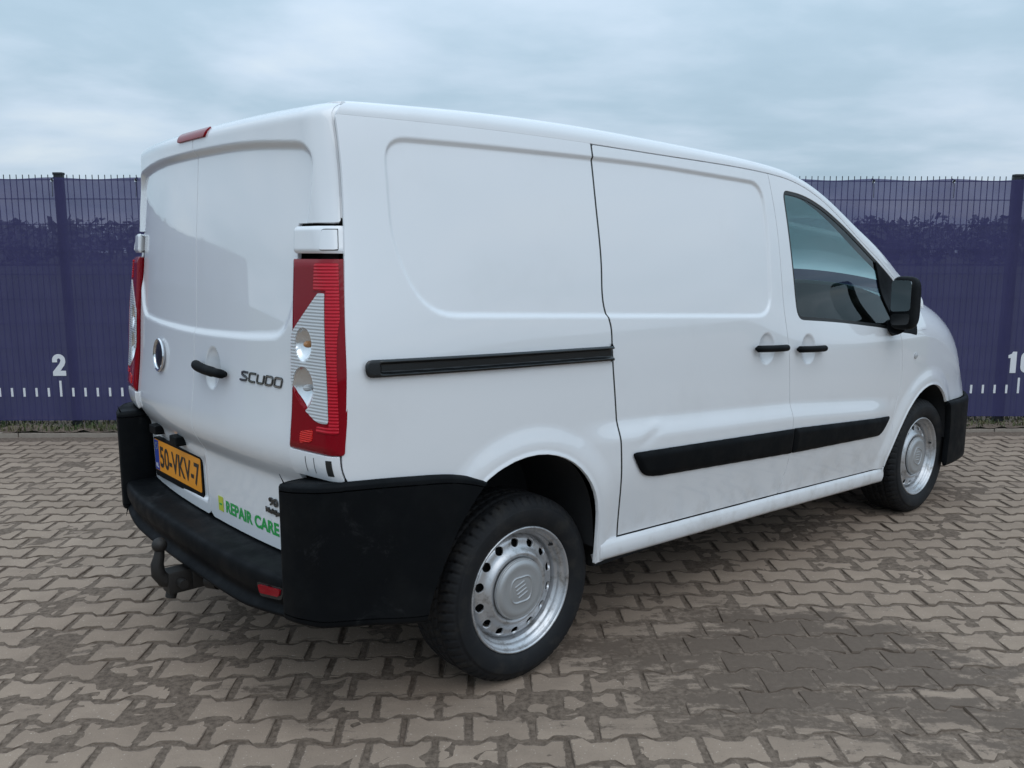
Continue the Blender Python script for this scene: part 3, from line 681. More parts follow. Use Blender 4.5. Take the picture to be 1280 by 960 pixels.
# ---- roof, pillars, windscreen
_kz = spl([-.7, -.63, 0, .725, 1.35, 1.745, 2.084, 2.453, 2.759, 3.0], [.044, .045, .056, .054, .043, .040, .052, .074, .080, .08])
_crown = spl([-.66, -.4, 0, .8, 1.5, 1.9, 2.4, 2.95], [.000, .014, .030, .040, .040, .085, .11, .12])
def Troof(X, Tt):
    zg = _zG(X); yg = Yside(X, zg, False)
    sec_y = spl([0, .06, .14, .26, .42, 1.0], [0, .004, .018, .050, .16, 1.0]); sec_z = spl([0, .06, .14, .26, .42, .7, 1.0], [0, .34, .70, .95, 1.06, 1.10, 1.12])
    y = yg*(1-np.clip(sec_y(Tt), 0, 1)); z = zg+_kz(X)*sec_z(Tt)+_crown(X)*(1-(y/yg)**2)
    return y, z
X, Tt = np.meshgrid(np.linspace(-.69, 2.96, 360), np.r_[np.linspace(0, .42, 36)[:-1], np.linspace(.42, 2-.42, 40), np.linspace(2-.42, 2, 36)[1:]], indexing='ij')
Tm = np.where(Tt > 1, 2-Tt, Tt); Yr, Zr = Troof(X, Tm); YS = np.where(Tt > 1, -Yr, Yr)
ygg = Yside(X, _zG(X), False)
hd = 1.80-.30*(Yr/.75)**2
Zc_ = np.minimum(Zr, 1.8825); xb_ = Rrear(np.minimum(Yr, yseam(Zc_)), Zc_, False); Zr = Zr-.018*np.exp(-np.clip(X-xb_, 0, 9)/.04)*ss(.76, .66, Yr)
Froof = np.minimum(np.maximum((hd-X), (Yr-(ygg-.085))), X-xb_-.004)
Fglass = np.minimum(X-hd, ygg-.085-Yr)
roof = patch('roof', loc(X, YS, Zr), Froof, M['white'], van, .02, (0, 0, 1))
patch('windscreen', loc(X, YS, Zr-.004), Fglass-.006, M['glass'], van, 0, (0, 0, 1))
patch('headliner', loc(X, YS*.97, Zr-.05), np.maximum(Froof-.02, -9), M['cloth'], van, 0, (0, 0, -1))

# ---- bonnet and nose
_B70 = spl([2.6, 2.95, 3.29, 3.45, 3.59, 3.69, 3.74, 3.80], [1.262, 1.228, 1.165, 1.11, 1.02, .90, .82, .66])
X, U = np.meshgrid(np.linspace(2.62, 3.78, 112), np.linspace(-1, 1, 121), indexing='ij')
zs = _zsh(X)-.012; ysh = Yside(X, zs, False)-.006
g_ = lambda u: np.sqrt(np.clip(1-np.abs(u)**4, 0, 1)); k7 = g_(np.clip(.70/ysh, 0, .93))
UU = np.sign(U)*np.sin(np.abs(U)*pi/2)**.9
Zb = zs+(np.maximum(_B70(X), zs+.01)-zs)/k7*g_(UU)
bon = patch('bonnet', loc(X, ysh*UU, Zb), np.ones_like(X), M['white'], van, .02, (0, 0, 1))
def wrap(name, path, z0, z1, mt, rin=.03, n=220, nz=26, tuck=.02, zt=None, zbot=None, F=None):
    """vertical band along a plan path (x,r); rounded top and bottom"""
    P = np.array(path, float); d = np.r_[0, np.cumsum(np.linalg.norm(np.diff(P, axis=0), axis=1))]
    s = np.linspace(0, d[-1], n); fx, fy = spl(d, P[:, 0]), spl(d, P[:, 1]); px, py = fx(s), fy(s)
    tx, ty = np.gradient(px), np.gradient(py); l = np.hypot(tx, ty); nx, ny = -ty/l, tx/l
    V = np.linspace(0, 1, nz); V = np.r_[0, .012, .03, .06, V[2:-2], .94, .97, .988, 1]
    PX, VV = np.meshgrid(px, V, indexing='ij'); PY = py[:, None]+0*VV; NX = nx[:, None]; NY = ny[:, None]
    zt_ = (zt(px, py) if zt else np.full_like(px, z1))[:, None]; zb_ = (zbot(px, py) if zbot else np.full_like(px, z0))[:, None]
    e = np.minimum(VV, 1-VV)*(zt_-zb_); ins = tuck*(1-np.sqrt(np.clip(1-(1-np.clip(e/tuck, 0, 1))**2, 0, 1)))
    X = PX-NX*ins; R = PY-NY*ins; Z = zb_+(zt_-zb_)*VV
    cx = PX.mean()
    outd = loc(NX+0*VV, NY+0*VV, 0*VV)
    return X, R, Z, outd
NOSE = [(3.16, .930), (3.30, .928), (3.45, .915), (3.60, .880), (3.71, .82), (3.79, .72), (3.86, .55), (3.905, .3), (3.915, 0), (3.905, -.3), (3.86, -.55), (3.79, -.72), (3.71, -.82), (3.60, -.880), (3.45, -.915), (3.30, -.928), (3.16, -.930)]
X, R, Z, od = wrap('b', NOSE, .235, .635, None, zt=lambda x, y: .62-.03*np.clip(x-3.2, 0, 1)+.03*ss(3.6, 3.85, x))
patch('front_bumper', loc(X, R, Z), mn(-sd(X, Z, ARCH_F)), M['black'], van, .03, -od if False else od)
X, R, Z, od = wrap('b', [(p[0]-.02, p[1]*.97) for p in NOSE[5:-5]], .56, .80, None, zt=lambda x, y: .74+0*x)
patch('front_grille', loc(X, R, Z), np.ones_like(X), M['trim'], van, .02, od)

# ---- rear doors
REAR = (-1, 0, 0)
def rear(name, F, box, mt, parent, off=0., st=.006, skirt=.014, detail=True):
    Y, Z = grid(*box, st); o = off(Y, Z) if callable(off) else off
    return patch(name, loc(Rrear(Y, Z, detail)-o, Y, Z), F(Y, Z), mt, parent, skirt, REAR)
LAMP = rnd([(.662, 1.450), (.96, 1.450), (.96, .868), (.650, .868)], .012, 4)
doors = {}
_dbot = lambda y: .532+.012*ss(.0, .03, .03-np.abs(y))
for sgn in (1, -1):
    lampz = lambda Y, Z: np.minimum(np.abs(Y)-.657-.0185*(1.45-Z)/.55, mn(1.546-Z, Z-.820))
    F = lambda Y, Z, s=sgn: mn(s*Y-.0032, yseam(Z)-np.abs(Y), _ztop(Y)-.0005-Z, Z-_dbot(Y), np.where(Z < .87, .680-np.abs(Y), 9), -lampz(Y, Z)-.002)
    doors[sgn] = rear('rear_door', F, (0, .93, .50, 1.895) if sgn > 0 else (-.93, 0, .50, 1.895), M['white'], van)
for sgn in (1, -1):
    rear('pillar_edge', lambda Y, Z: mn(np.abs(Y)-yseam(Z)+.05, ybr(Z)-.004-np.abs(Y)), (.62, .93, 1.56, 1.878) if sgn > 0 else (-.93, -.62, 1.56, 1.878), M['white'], van, off=-.007, st=.006, skirt=0, detail=False)
doors[1]['label'] = 'right rear door with handle and green lettering'; doors[-1]['label'] = 'left rear door with number plate and round emblem'
# dark body aperture behind the gaps
mb = MB(); mb.box(-.635, -.625, -.84, .84, .50, 1.20); mb.box(-.60, -.59, -.74, .74, 1.20, 1.80); mb.build('rear_aperture', M['dark'], van)
RL = lambda y, z, o=0.: (float(Rrear(y, z))-o, -y, z)
RL0 = lambda y, z, o=0.: (float(Rrear(y, z, False))-o, -y, z)
# rear handle
mb = MB(); P = []; R_ = []
for i in range(22):
    s = i/21; P.append(RL0(.058+.232*s, 1.088-.012*s, .012+.02*sin(pi*s)**.5)); R_.append((.017 if s < .75 else .015)*(.55+.45*min(1, min(s, 1-s)/.06)**.5))
mb.tube(P, R_, 14); mb.build('door_handle', M['black'], doors[1], True, 50)
# round emblem
ec = (-.345, 1.082)
v, f = lathe([(.050, .000), (.060, -.004), (.064, -.010), (.060, -.014), (.052, -.012), (.050, -.007), (.030, -.009), (0, -.010)], 40)
def on_rear(v, c): return [(Rrear(c[0]+p[0], c[1]+p[2], False)+p[1], -(c[0]+p[0]), c[1]+p[2]) for p in v]
mb = MB(); mb.add(on_rear([p for p in v], ec), f); em = mb.build('emblem', M['chrome'], doors[-1], True, 40)
v, f = lathe([(.050, -.0082), (.030, -.0112), (0, -.0125)], 40); MB().add(on_rear(v, ec), f).build('emblem_disc', M['badge_dark'], doors[-1], True)
# lettering
def letter(s, size, c, mt, par, offs=0., sx=1., o=.0012, name='lettering', thick=0.):
    v, f = text_verts(s, size, offs, thick); w0 = v[:, 0].min()
    return MB().add([RL(c[0]+(p[0]-w0)*sx, c[1]+p[1], o+(p[2]+thick)) for p in v], f).build(name, mt, par)
letter('REPAIR CARE', .0560, (.138, .576), M['green'], doors[1], .0022, 1.12, name='lettering')
MB().prism([(.078, .570), (.116, .570), (.116, .622), (.078, .622)], lambda a_, z, d: RL(a_, z, d), .001, .0022).build('sticker', M['yellowgreen'], doors[1])
MB().prism([(.086, .592), (.108, .592), (.108, .598), (.086, .598)], lambda a_, z, d: RL(a_, z, d), .0024, .003).build('sticker_mark', M['green'], doors[1])
letter('90', .036, (.458, .672), M['badge_dark'], doors[1], .001, 1.5, .001, 'model_badge', .0018)
letter('Multijet', .024, (.436, .645), M['badge_dark'], doors[1], .0007, 1.25, .001, 'model_badge', .0018)
# wide squared model name, drawn stroke by stroke
def glyph(strokes, x0, w_, h_, z0, skew, wd, par, mt):
    for k, pts in enumerate(strokes):
        for out_, mt_, d0, d1 in ((wd, M['badge_dark'], .0005, .0035), (wd*.42, M['chrome'], .0036, .0045)):
            mb = MB(); poly = stroke([(x0+a_*w_+skew*b_*h_, z0+b_*h_) for a_, b_ in pts], out_)
            n = len(poly)//2; vv = [RL(a_, b_, d) for d in (d0, d1) for a_, b_ in poly]; m2_ = len(poly); ff = []
            for i in range(n-1):
                ff += [(i, i+1, m2_-2-i, m2_-1-i), (m2_+i, m2_+i+1, 2*m2_-2-i, 2*m2_-1-i)]
            for i in range(m2_): j = (i+1) % m2_; ff.append((i, j, m2_+j, m2_+i))
            mb.add(vv, ff).build('model_name', mt_, par)
def rr(n=4):  # rounded square loop
    return [(0, .75), (.02, .93), (.2, 1), (.8, 1), (.98, .93), (1, .75), (1, .25), (.98, .07), (.8, 0), (.2, 0), (.02, .07), (0, .25), (0, .8)]
gx, gh, gw, gp = .372, .026, .037, .0495
S_ = [[(1, 1), (.25, 1), (.02, .9), (.05, .68), (.3, .56), (.7, .46), (.96, .3), (.9, .06), (.7, 0), (-.15, 0)]]
C_ = [[(1, 1), (.25, 1), (.04, .93), (0, .75), (0, .25), (.04, .07), (.25, 0), (1, 0)]]
U_ = [[(0, 1), (0, .25), (.04, .07), (.25, 0), (.75, 0), (.96, .07), (1, .25), (1, 1)]]
D_ = [[(0, 1), (.7, 1), (.94, .9), (1, .7), (1, .3), (.94, .1), (.7, 0), (0, 0)], [(.02, 0), (.02, .5), (.02, 1)]]
for k, gly in enumerate((S_, C_, U_, D_, [rr()])): glyph(gly, gx+gp*k, gw, gh, 1.068, .25, .0068, doors[1], None)
# number plate on its holder
pc0, pc1, pz0, pz1 = -.565, -.085, .590, .720
px_ = float(Rrear(-.3, .65))
def plate_pt(y, z, d): return (px_-.004-.010*(z-.65)-d+.018*((y+.315)/.26)*-.0, -y, z)
MB().prism(rnd([(pc0-.008, pz0-.022), (pc1+.008, pz0-.022), (pc1+.008, pz1+.008), (pc0-.008, pz1+.008)], .012, 4), plate_pt, -.01, .008).build('plate_holder', M['black'], doors[-1])
pt_ = MB().prism(rnd([(pc0, pz0+.004), (pc1, pz0+.004), (pc1, pz1), (pc0, pz1)], .008, 4), plate_pt, .0082, .0098).build('number_plate', M['plate'], doors[-1])
MB().prism([(pc0+.002, pz0+.006), (pc0+.046, pz0+.006), (pc0+.046, pz1-.002), (pc0+.002, pz1-.002)], plate_pt, .0099, .0104).build('country_band', M['plate_blue'], pt_)
v, f = text_verts('NL', .026, .0006); MB().add([plate_pt(pc0+.008+p[0]*.9, pz0+.016+p[1], .0108) for p in v], f).build('country_code', M['print_white'], pt_)
v, f = text_verts('50-VKV-7', .118, .0022); w0, w1 = v[:, 0].min(), v[:, 0].max(); kx = (pc1-.012-(pc0+.058))/(w1-w0)
MB().add([plate_pt(pc0+.058+(p[0]-w0)*kx, pz0+.026+p[1]*1.0, .0108) for p in v], f).build('plate_number', M['ink'], pt_)
v, f = lathe([(.006, 0), (.007, 0), (.0085, 0)], 24)
for k in range(12):
    a_ = 2*pi*k/12; MB().add([plate_pt(pc0+.024+.013*cos(a_)+.0022*cos(t_), pz1-.026+.013*sin(a_)+.0022*sin(t_), .0108) for t_ in np.linspace(0, 2*pi, 6)[:-1]], [(0, 1, 2, 3, 4)]).build('flag_star', M['yellowgreen'], pt_)
for a_ in (-.46, -.29, -.20):
    pass
for a_ in (-.50, -.235):
    x0 = float(Rrear(a_, .76, False)); MB().box(x0-.038, x0+.03, -a_-.036, -a_+.036, .752, .788, .006).build('plate_lamp', M['black'], doors[-1])
# high brake lamp
BL = rnd([(-.135, 1.873), (.12, 1.873), (.11, 1.840), (-.125, 1.840)], .006, 3)
rear('brake_lamp', lambda Y, Z: sd(Y, Z, BL), (-.15, .15, 1.82, 1.880), M['red_dark'], van, off=.008, st=.004, skirt=.02, detail=False)
# hinges and tail lamps, both sides
SH = lambda Z: .022*(1.45-Z)/.55
for s in (1, -1):
    bx = lambda z0, z1: (.60, .95, z0, z1) if s > 0 else (-.95, -.60, z0, z1)
    AY = lambda Y, Z: .662+(np.abs(Y)-.662)/.84-SH(Z); yse = lambda Z: .662+(yseam(Z)-.662)/.84-SH(Z)
    hp = rnd([(.664, 1.538), (.93, 1.538), (.93, 1.462), (.664, 1.462)], .012, 4)
    hn = rear('hinge_cover', lambda Y, Z: mn(sd(AY(Y, Z), Z, hp), yse(Z)+.010-AY(Y, Z)), bx(1.44, 1.56), M['white'], van, off=lambda Y, Z: .004+.010*np.sqrt(np.clip(sd(AY(Y, Z), Z, hp)/.01, 0, 1)), st=.004, skirt=.03, detail=False)
    hp2 = rnd([(.805, 1.527), (.893, 1.527), (.893, 1.473), (.805, 1.473)], .006, 4)
    rear('hinge_leaf', lambda Y, Z: mn(sd(AY(Y, Z), Z, hp2), yse(Z)+.003-AY(Y, Z)), bx(1.44, 1.56), M['white'], hn, off=.018, st=.004, skirt=.012, detail=False)
    rear('hinge_gap', lambda Y, Z: mn(sd(AY(Y, Z), Z, hp2)+.003, yse(Z)+.003-AY(Y, Z)), bx(1.44, 1.56), M['seal_gap_shade'], hn, off=.0147, st=.004, skirt=0, detail=False)
    lp = rnd([(.650, .862), (.90, .862), (.90, .832), (.655, .832)], .006, 4)
    lp = rnd([(.664, .899), (.94, .899), (.94, .826), (.668, .826)], .006, 4)
    lh = rear('lower_hinge', lambda Y, Z: mn(sd(AY(Y, Z), Z, lp), yse(Z)+.002-AY(Y, Z)), bx(.80, .92), M['white'], van, off=lambda Y, Z: .012-.045*ss(.85, .80, Z)*0, st=.004, skirt=.05, detail=False)
    for y0_, y1_ in ((.755, .758), (.800, .803), (.862, .885)):
        rear('hinge_slot', lambda Y, Z: mn(AY(Y, Z)-y0_, y1_-AY(Y, Z), Z-.842, .888-Z), bx(.80, .92), M['seal_gap_shade'], lh, off=.0128, st=.0015, skirt=0, detail=False)
    # lamp housing and lens fields (in lamp coordinates AY,Z)
    lm = lambda Y, Z: mn(AY(Y, Z)-.662, 1.446-Z, Z-.903, yse(Z)+.008-AY(Y, Z))
    CL = rnd([(.812, 1.352), (.840, 1.352), (.858, 1.15), (.874, .992), (.82, .990), (.71, 1.040), (.672, 1.080), (.672, 1.235)], [.004, .004, .02, .006, .04, .03, .03, .02], 4)
    BOWLS = (((.738, 1.080), .060), ((.740, 1.205), .047))
    bw = lambda Y, Z: np.maximum.reduce([1-np.sqrt(((AY(Y, Z)-c_[0])/r_)**2+((Z-c_[1])/(r_*1.05))**2) for c_, r_ in BOWLS])*.05
    lamp = rear('tail_lamp', lambda Y, Z: mn(lm(Y, Z), -sd(AY(Y, Z), Z, CL)+.001), bx(.85, 1.46), M['red_dark'], van, off=lambda Y, Z: .006+.010*np.sqrt(np.clip(lm(Y, Z)/.02, 0, 1)), st=.005, skirt=.04, detail=False)
    lo = .0185
    rear('clear_lens', lambda Y, Z: mn(sd(AY(Y, Z), Z, CL), -bw(Y, Z)), bx(.95, 1.38), M['clear_ribbed'], lamp, off=lo, st=.004, skirt=.004, detail=False)
    RB = rnd([(.79, 1.434), (.885, 1.434), (.897, 1.15), (.906, .965), (.82, .965), (.82, .980), (.880, .980), (.865, 1.15), (.846, 1.360), (.79, 1.360)], .004, 3)
    rear('ribbed_lens', lambda Y, Z: mn(sd(AY(Y, Z), Z, RB), yse(Z)+.004-AY(Y, Z)), bx(.93, 1.45), M['red_ribbed'], lamp, off=lo+.0005, st=.004, skirt=.004, detail=False)
    FG = rnd([(.735, .958), (.80, .968), (.80, .935), (.735, .925)], .008, 4)
    rear('fog_reflector', lambda Y, Z: sd(AY(Y, Z), Z, FG), bx(.90, .99), M['red_bright'], lamp, off=lo, st=.004, skirt=.003, detail=False)
    for c_, r_ in BOWLS:
        qf = lambda Y, Z: 1-np.sqrt(((AY(Y, Z)-c_[0])/r_)**2+((Z-c_[1])/(r_*1.05))**2)
        rear('bowl_reflector', lambda Y, Z: mn(qf(Y, Z)*r_+.001, sd(AY(Y, Z), Z, CL)), (c_[0]-.09, c_[0]+.09, c_[1]-.07, c_[1]+.07) if s > 0 else (-c_[0]-.09, -c_[0]+.09, c_[1]-.07, c_[1]+.07), M['silver_bowl'], lamp, off=lambda Y, Z: lo-.001-.034*np.sqrt(np.clip(qf(Y, Z)*1.3, 0, 1)), st=.004, skirt=.003, detail=False)
    for (c_, r_), mt_ in zip(BOWLS, ('clear_bowl', 'amber')):
        yb_ = s*(.662+(c_[0]-.662+float(SH(c_[1])))*.84); MB().sphere((float(Rrear(yb_, c_[1], False))+.000, -yb_, c_[1]), (.016, .010, .010), 14, 10).build('bulb', M[mt_], lamp, True)

# ---- rear bumper
_xo = spl([0, .3, .5, .65, .75, .82], [-.847, -.843, -.832, -.812, -.787, -.76])
Yg, Sg = np.meshgrid(np.linspace(-.78, .78, 160), np.linspace(0, 1, 40), indexing='ij')
sx_ = spl([0, .12, .30, .40, .47, .55, .8, .92, 1.0], [0, .3, .80, .96, 1.0, .995, .93, .88, .2]); sz_ = spl([0, .12, .30, .40, .47, .55, .8, .92, 1.0], [.526, .524, .522, .515, .498, .468, .405, .372, .345])
xo = _xo(np.abs(Yg)); xi = -.66
arch_ = .02*ss(.45, .75, np.abs(Yg))
Zg = sz_(Sg)+arch_*ss(.55, .9, Sg)
bump_ = patch('rear_bumper', loc(xi+(xo-xi)*np.clip(sx_(Sg), 0, 1.01), Yg, Zg), np.ones_like(Yg), M['black'], van, .02, (-1, 0, .5))
_CORN = [(-.655, .700), (-.72, .697), (-.785, .698), (-.812, .706), (-.822, .728), (-.823, .76), (-.815, .80), (-.797, .848), (-.765, .896), (-.725, .926), (-.68, .940), (-.62, .946), (-.5, .948), (-.38, .948), (-.25, .947), (-.17, .946)]
CORN = [(x+(.016 if x < -.78 else .008 if x < -.7 else 0), y+(.012 if y < .72 else 0)-.036*max(0, min(1, (.0-x)/.70))**2*max(0, min(1, (y-.70)/.2))) for x, y in _CORN]
for s in (1, -1):
    X, R, Z, od = wrap('c', CORN, .4, .83, None, n=260, nz=40, tuck=.015, zt=lambda x, y: np.where(y < .9, .812+.014*ss(.7, .92, y), _qb(x))+.002, zbot=lambda x, y: .40-.05*ss(-.72, -.40, x)*(y > .85))
    o = patch('bumper_corner', loc(X, s*R, Z), np.where(X > -.6, -sd(X, Z, ARCH_R)+.004, 1.), M['black'], bump_, .03, od*np.array([1, s, 1]))
    # flat top ledge of the corner
    mb = MB(); n = X.shape[0]; k = X.shape[1]-1
    vv = [(X[i, k], -s*R[i, k], Z[i, k]-.0015) for i in range(0, n, 4)]+[(max(X[i, k], -.66)+.0, -s*min(R[i, k], .86), Z[i, k]-.003) for i in range(0, n, 4)]
    h = len(vv)//2; ff = [(i, i+1, h+i+1, h+i) for i in range(h-1)]; mb.add(vv, ff).build('corner_ledge', M['black'], bump_)
    if s < 0: continue
    FGp = rnd([(.585, .482), (.715, .492), (.705, .452), (.60, .440)], .012, 4)
    mb = MB(); mb.prism([(s*a_, b_) for a_, b_ in FGp], lambda a_, b_, d: (float(_xo(abs(a_)))+.004-d, -a_, b_), 0, .006); mb.build('fog_recess', M['trim'], bump_)
    FGq = rnd([(.597, .477), (.705, .486), (.697, .462), (.605, .452)], .008, 4)
    mb = MB(); mb.prism([(s*a_, b_) for a_, b_ in FGq], lambda a_, b_, d: (float(_xo(abs(a_)))+.003-d, -a_, b_), .005, .010); mb.build('rear_fog_lamp', M['red_dark'], bump_)

# ---- tow bar
mb = MB(); mb.box(-.90, -.80, -.035, .035, .285, .365, .008); mb.box(-.82, -.55, -.045, .045, .29, .36, .006); mb.tube([(-.86, -.07, .325), (-.86, .07, .325)], .016, 12)
mb.box(-.60, -.54, -.55, .55, .28, .36, .006); tow = mb.build('tow_bar', M['steel'], van, True, 30)
mb = MB(); mb.tube([(-.845, 0, .335), (-.875, 0, .325), (-.905, 0, .333), (-.922, 0, .36), (-.924, 0, .395), (-.915, 0, .425), (-.912, 0, .45)], [.026, .026, .025, .024, .022, .018, .016], 14); mb.sphere((-.912, 0, .462), .026); mb.build('tow_ball', M['steel'], tow, True, 60)
mb = MB(); mb.tube([(-.865, 0, .34), (-.885, 0, .265)], [.022, .019], 12); mb.tube([(-.78, -.09, .33), (-.76, -.13, .33)], .03, 14); mb.build('tow_socket', M['steel'], tow, True, 30)

# ---- underbody, arches, cargo floor
mb = MB(); mb.box(.42, 2.46, -.80, .80, .27, .42, .03); mb.box(-.62, -.40, -.70, .70, .36, .50, .02); mb.box(-.40, .40, -.55, .55, .38, .55, .02); mb.box(2.4, 3.6, -.55, .55, .26, .6, .03)
mb.tube([(0, -.72, .30), (0, .72, .30)], .05, 14); mb.tube([(3, -.72, .30), (3, .72, .30)], .035, 12); mb.build('underbody', M['dark'], van)
for cx, A_ in ((-.02, ARCH_R), (2.94, ARCH_F)):
    for s in (1, -1):
        prof = [p for p in A_ if p[1] > .32]; prof = sorted(prof, key=lambda p: math.atan2(p[1]-.3, -(p[0]-cx)))
        v = []; f = []
        for d in (.895, .55):
            for x, z in prof: v.append((cx+(x-cx)*1.015, -s*d, .3+(z-.3)*1.012))
        n = len(prof); f = [(i, i+1, n+i+1, n+i) for i in range(n-1)]; v.append((cx, -s*.55, .3)); f += [(n+i, n+i+1, 2*n) for i in range(n-1)]
        MB().add(v, f).build('wheel_arch_liner', M['dark'], van, True)
# ---- cabin
mb = MB(); mb.box(1.22, 1.25, -.86, .86, .4, 1.35); mb.box(1.22, 1.25, -.80, .80, 1.35, 1.80); mb.build('bulkhead', M['cloth'], van)  # unseen dark cargo partition, put in to keep light out of the cabin
mb = MB(); mb.box(2.33, 2.85, -.84, .84, .85, 1.00, .04); mb.box(2.42, 2.80, -.80, .80, .98, 1.06, .03); mb.box(2.30, 2.5, -.58, -.2, 1.0, 1.10, .03); mb.build('dashboard', M['dash'], van, True)
v, f = [], []
tor = MB(); C0 = np.array([2.18, .37, 1.04]); ax1 = np.array([0, 1., 0]); ax2 = np.array([.45, 0, .893])
tor.tube([C0+.19*(ax1*cos(a_)+ax2*sin(a_)) for a_ in np.linspace(0, 2*pi, 33)], .015, 8, False); tor.tube([C0, C0+np.array([.3, 0, -.15])], .04, 10); tor.tube([C0-ax1*.18, C0, C0+ax1*.18], .02, 8)
tor.build('steering_wheel', M['dash'], van, True)
for r0, r1 in ((-.70, -.20), (-.10, .32), (.32, .72)):
    mb = MB(); c_ = (r0+r1)/2; mb.box(1.45, 1.95, -r1+.02, -r0-.02, .62, .76, .05)
    v0 = len(mb.v); mb.box(1.40, 1.52, -r1+.03, -r0-.03, .72, 1.30, .05); mb.box(1.36, 1.45, -c_-.12, -c_+.12, 1.32, 1.50, .04); mb.tube([(1.42, -c_-.05, 1.28), (1.40, -c_-.05, 1.36)], .006, 6); mb.build('seat', M['cloth'], van, True, 40)
mb = MB(); mb.box(1.25, 2.6, -.85, .85, .40, .45); mb.build('cabin_floor', M['dark'], van)

# ---- door mirror
def mirror():
    nU, nV = 40, 30; v = []; f = []
    c = np.array([2.43, 1.000, 1.215]); h = np.array([.062, .062, .132])
    U, V = np.meshgrid(np.linspace(0, 2*pi, nU), np.linspace(0, pi, nV), indexing='ij')
    sp = lambda a_, e: np.sign(a_)*np.abs(a_)**e
    st_, ct = sp(np.sin(V), .38), sp(np.cos(V), .5)           # V: along x (depth)
    x = ct; y = st_*sp(np.cos(U), .42); z = st_*sp(np.sin(U), .42)
    k = 1-.16*np.clip(x, 0, 1)                                   # narrower at the front
    P = np.stack([c[0]+h[0]*x, c[1]+h[1]*y*k, c[2]+h[2]*z*k], -1)
    P[..., 0] += .03*(P[..., 1]-c[1])/.1*0
    return P
P = mirror(); mh = patch('door_mirror', loc(P[..., 0], P[..., 1], P[..., 2]), np.ones(P.shape[:2]), M['black'], van, 0, loc(P[..., 0]-2.43, P[..., 1]-1.0, P[..., 2]-1.215))
mb = MB(); gpoly = rnd([(.951, 1.328), (1.049, 1.328), (1.050, 1.180), (.952, 1.172)], .018, 5); mb.prism(gpoly, lambda a_, b_, d: (2.43-.0605-d+.0*(a_-1.0), -a_, b_), 0, .003); mb.build('mirror_glass', M['mirror'], mh)
mb = MB(); gpoly = rnd([(.954, 1.160), (1.050, 1.168), (1.046, 1.112), (.958, 1.105)], .018, 5); mb.prism(gpoly, lambda a_, b_, d: (2.43-.0605-d, -a_, b_), 0, .003); mb.build('wide_angle_glass', M['trim'], mh)
mb = MB(); mb.tube([(2.43, -.96, 1.10), (2.47, -.93, 1.085), (2.50, -.86, 1.075)], [.045, .04, .05], 12); mb.build('mirror_arm', M['black'], mh, True)

